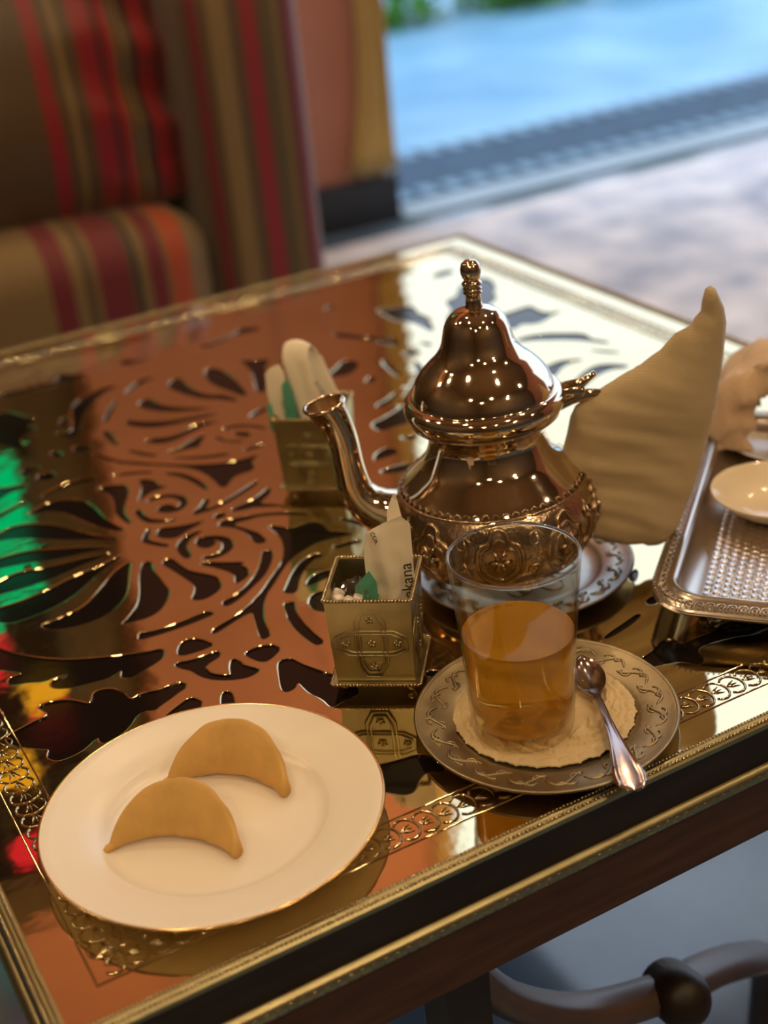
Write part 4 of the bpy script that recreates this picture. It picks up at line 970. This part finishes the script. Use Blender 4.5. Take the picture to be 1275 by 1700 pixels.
MB().rbox((.781, AF + .44, .45), (.185, .88, .70), .035, 8).build('arm', arm_cloth, ac, merge=.0002)
MB().rbox((-.010, AF + .44, .45), (.215, .88, .70), .035, 8).build('arm', arm_cloth, ac, merge=.0002)
MB().rbox((.39, AF + .79, .58), (.60, .17, .72), .05, 6).build('backrest', arm_cloth, ac, merge=.0002)
for x in (-.06, .83):
    for y in (AF + .06, AF + .84): MB().lathe([(.0001, 0), (.018, 0), (.024, .10), (.03, .13), (.0001, .13)], 12, (x, y, 0)).build('leg', edge_wood, ac)
def crumple(x, y, z): k = max(0, (x - .04) / .2); return (x + .012 * sin(z * 34) * k, y * (1 - .75 * max(abs(x) / .27, abs(z) / .22) ** 3) + .012 * k * sin(z * 60 + x * 20) + .008 * k * noise.noise(Vector((x * 20, z * 25, 0))), z + .006 * k * sin(x * 70))
pil = MB().rbox((0, 0, 0), (.50, .18, .42), .05, 26, crumple).build('cushion', pil_cloth, merge=.0002, loc=(.470, AF + .165, .675)); pil.rotation_euler = (radians(-9), 0, 0)
tag(pil, 'brown cushion with shiny red striped edge propped in the armchair', 'cushion')

# --- tied-back drape by the opening
drape_m = mat('ochre_drape', (.56, .42, .17), .75, 0, var=.12, vscale=6, sheen=.3)
V = []; F = []; nu, nvv = 48, 60
for j in range(nvv):
    z = .14 + (3.72 - .14) * j / (nvv - 1)
    xl = 1.598 + .006 * sin(z * 4) - .06 * max(0, 1 - (z - .12) / .40) ** 2; xr = 1.668 + .012 * max(0, 1 - (z - .12) / .5); amp = .018
    for i in range(nu):
        s = i / (nu - 1); x = xl + (xr - xl) * s
        V.append((x, 2.735 + amp * .8 * sin(s * 2 * pi * 3 + .4 * sin(z * 3)) + .01 * sin(z * 5 + s * 8), z))
for j in range(nvv - 1):
    for i in range(nu - 1): a = j * nu + i; F.append((a, a + 1, a + nu + 1, a + nu))
dr_ = MB().add(V, F).build('curtain', drape_m); tag(dr_, 'narrow ochre curtain hanging at the end of the terracotta wall', 'curtain')
sol = dr_.modifiers.new('thickness', 'SOLIDIFY'); sol.thickness = .004
MB().tube([(1.634 + .052 * cos(q), 2.735 + .040 * sin(q), 1.22) for q in [2 * pi * k / 24 for k in range(24)]], .010, 8, closed=True).build('tie_back', gold, dr_)

# --- rug
rm = mat('pale_rug', (.95, .94, .97), .95, 0, col2=(.40, .45, .57), vscale=6.5, detail=5, bump=.5, bscale=300, bdist=.003)
rg = MB().rbox((2.15, 1.70, .006), (2.3, 1.84, .012), .005, 3).build('rug', rm, merge=.0005); tag(rg, 'pale flowered rug bright with daylight beside the table', 'rug')
rb = MB()
for (x, y, dx, dy_) in ((2.15, 2.55, 2.1, .03), (2.15, .86, 2.1, .03), (1.08, 1.70, .03, 1.66), (3.22, 1.70, .03, 1.66)): rb.box((x, y, .0125), (dx, dy_, .002))
rb.build('rug_border', mat('rug_border_wool', (.86, .84, .84), .95), rg, smooth=False)

# --- dark mosaic band with pale teeth across the courtyard floor
bnd = MB().box((3.2, 3.15, -.001), (4.6, .52, .008)).build('mosaic_band', mat('dark_mosaic', (.04, .10, .18), .7, 0, var=.4, vscale=12), cf, smooth=False)
bnd.location = (0, 0, 0)
tile = MB().box((0, 0, 0), (.045, .085, .012)).build('mosaic_tile', mat('pale_mosaic', (.22, .38, .52), .6), bnd, smooth=False)
k = 0
for x in [1.2 + .085 * i for i in range(42)]:
    for y in (2.95, 3.36):
        o = tile if k == 0 else tile.copy()
        if k: COL.objects.link(o); o.parent = bnd
        o.location = (x, y, .0); k += 1
st_ = MB().box((3.2, 2.79, .004), (3.0, .12, .012)).build('threshold', mat('pale_threshold', (.34, .46, .56), .4), cf, smooth=False)

# --- potted shrubs at the far side of the courtyard
leaf_m = mat('shrub_leaves', (.20, .55, .06), .5, 0, var=.5, vscale=14); pot_m = mat('shrub_pot', (.10, .13, .16), .6, 0, var=.3)
for n_, (x, y, h) in enumerate(((3.35, 5.95, 1.1), (4.15, 5.85, 1.25), (5.0, 5.75, 1.15), (2.55, 6.1, 1.2))):
    sh = empty('potted_shrub', (x, y, 0)); tag(sh, ('low green shrub beside the curtain edge across the courtyard', 'taller green shrub second along the far courtyard side', 'green shrub farthest right across the courtyard', 'green shrub across the courtyard mostly hidden by the curtain')[n_], 'shrub', 'shrubs across the courtyard')
    MB().lathe([(.0001, 0), (.11, 0), (.13, .03), (.14, .035), (.12, .035), (.0001, .02)], 20).build('pot', pot_m, sh)
    rr = random.Random(n_); lf = MB()
    for _ in range(1500):
        a = rr.uniform(0, 2 * pi); u = rr.random() ** .5; zz = .02 + h * rr.random() ** 1.5; r = .36 * u * (1 - .5 * (zz / h) ** 2)
        c = Vector((r * cos(a), r * sin(a), zz)); d = Vector((rr.uniform(-1, 1), rr.uniform(-1, 1), rr.uniform(-.3, 1))).normalized(); s_ = d.cross(Vector((.3, .2, 1))).normalized()
        lf.add([c - d * .05, c + s_ * .02, c + d * .05, c - s_ * .02], [(0, 1, 2, 3)])
    lf.build('foliage', leaf_m, sh, smooth=False)
    MB().tube([(0, 0, .05), (.01, 0, h * .8)], [.018, .006], 6).build('stem', edge_wood, sh)
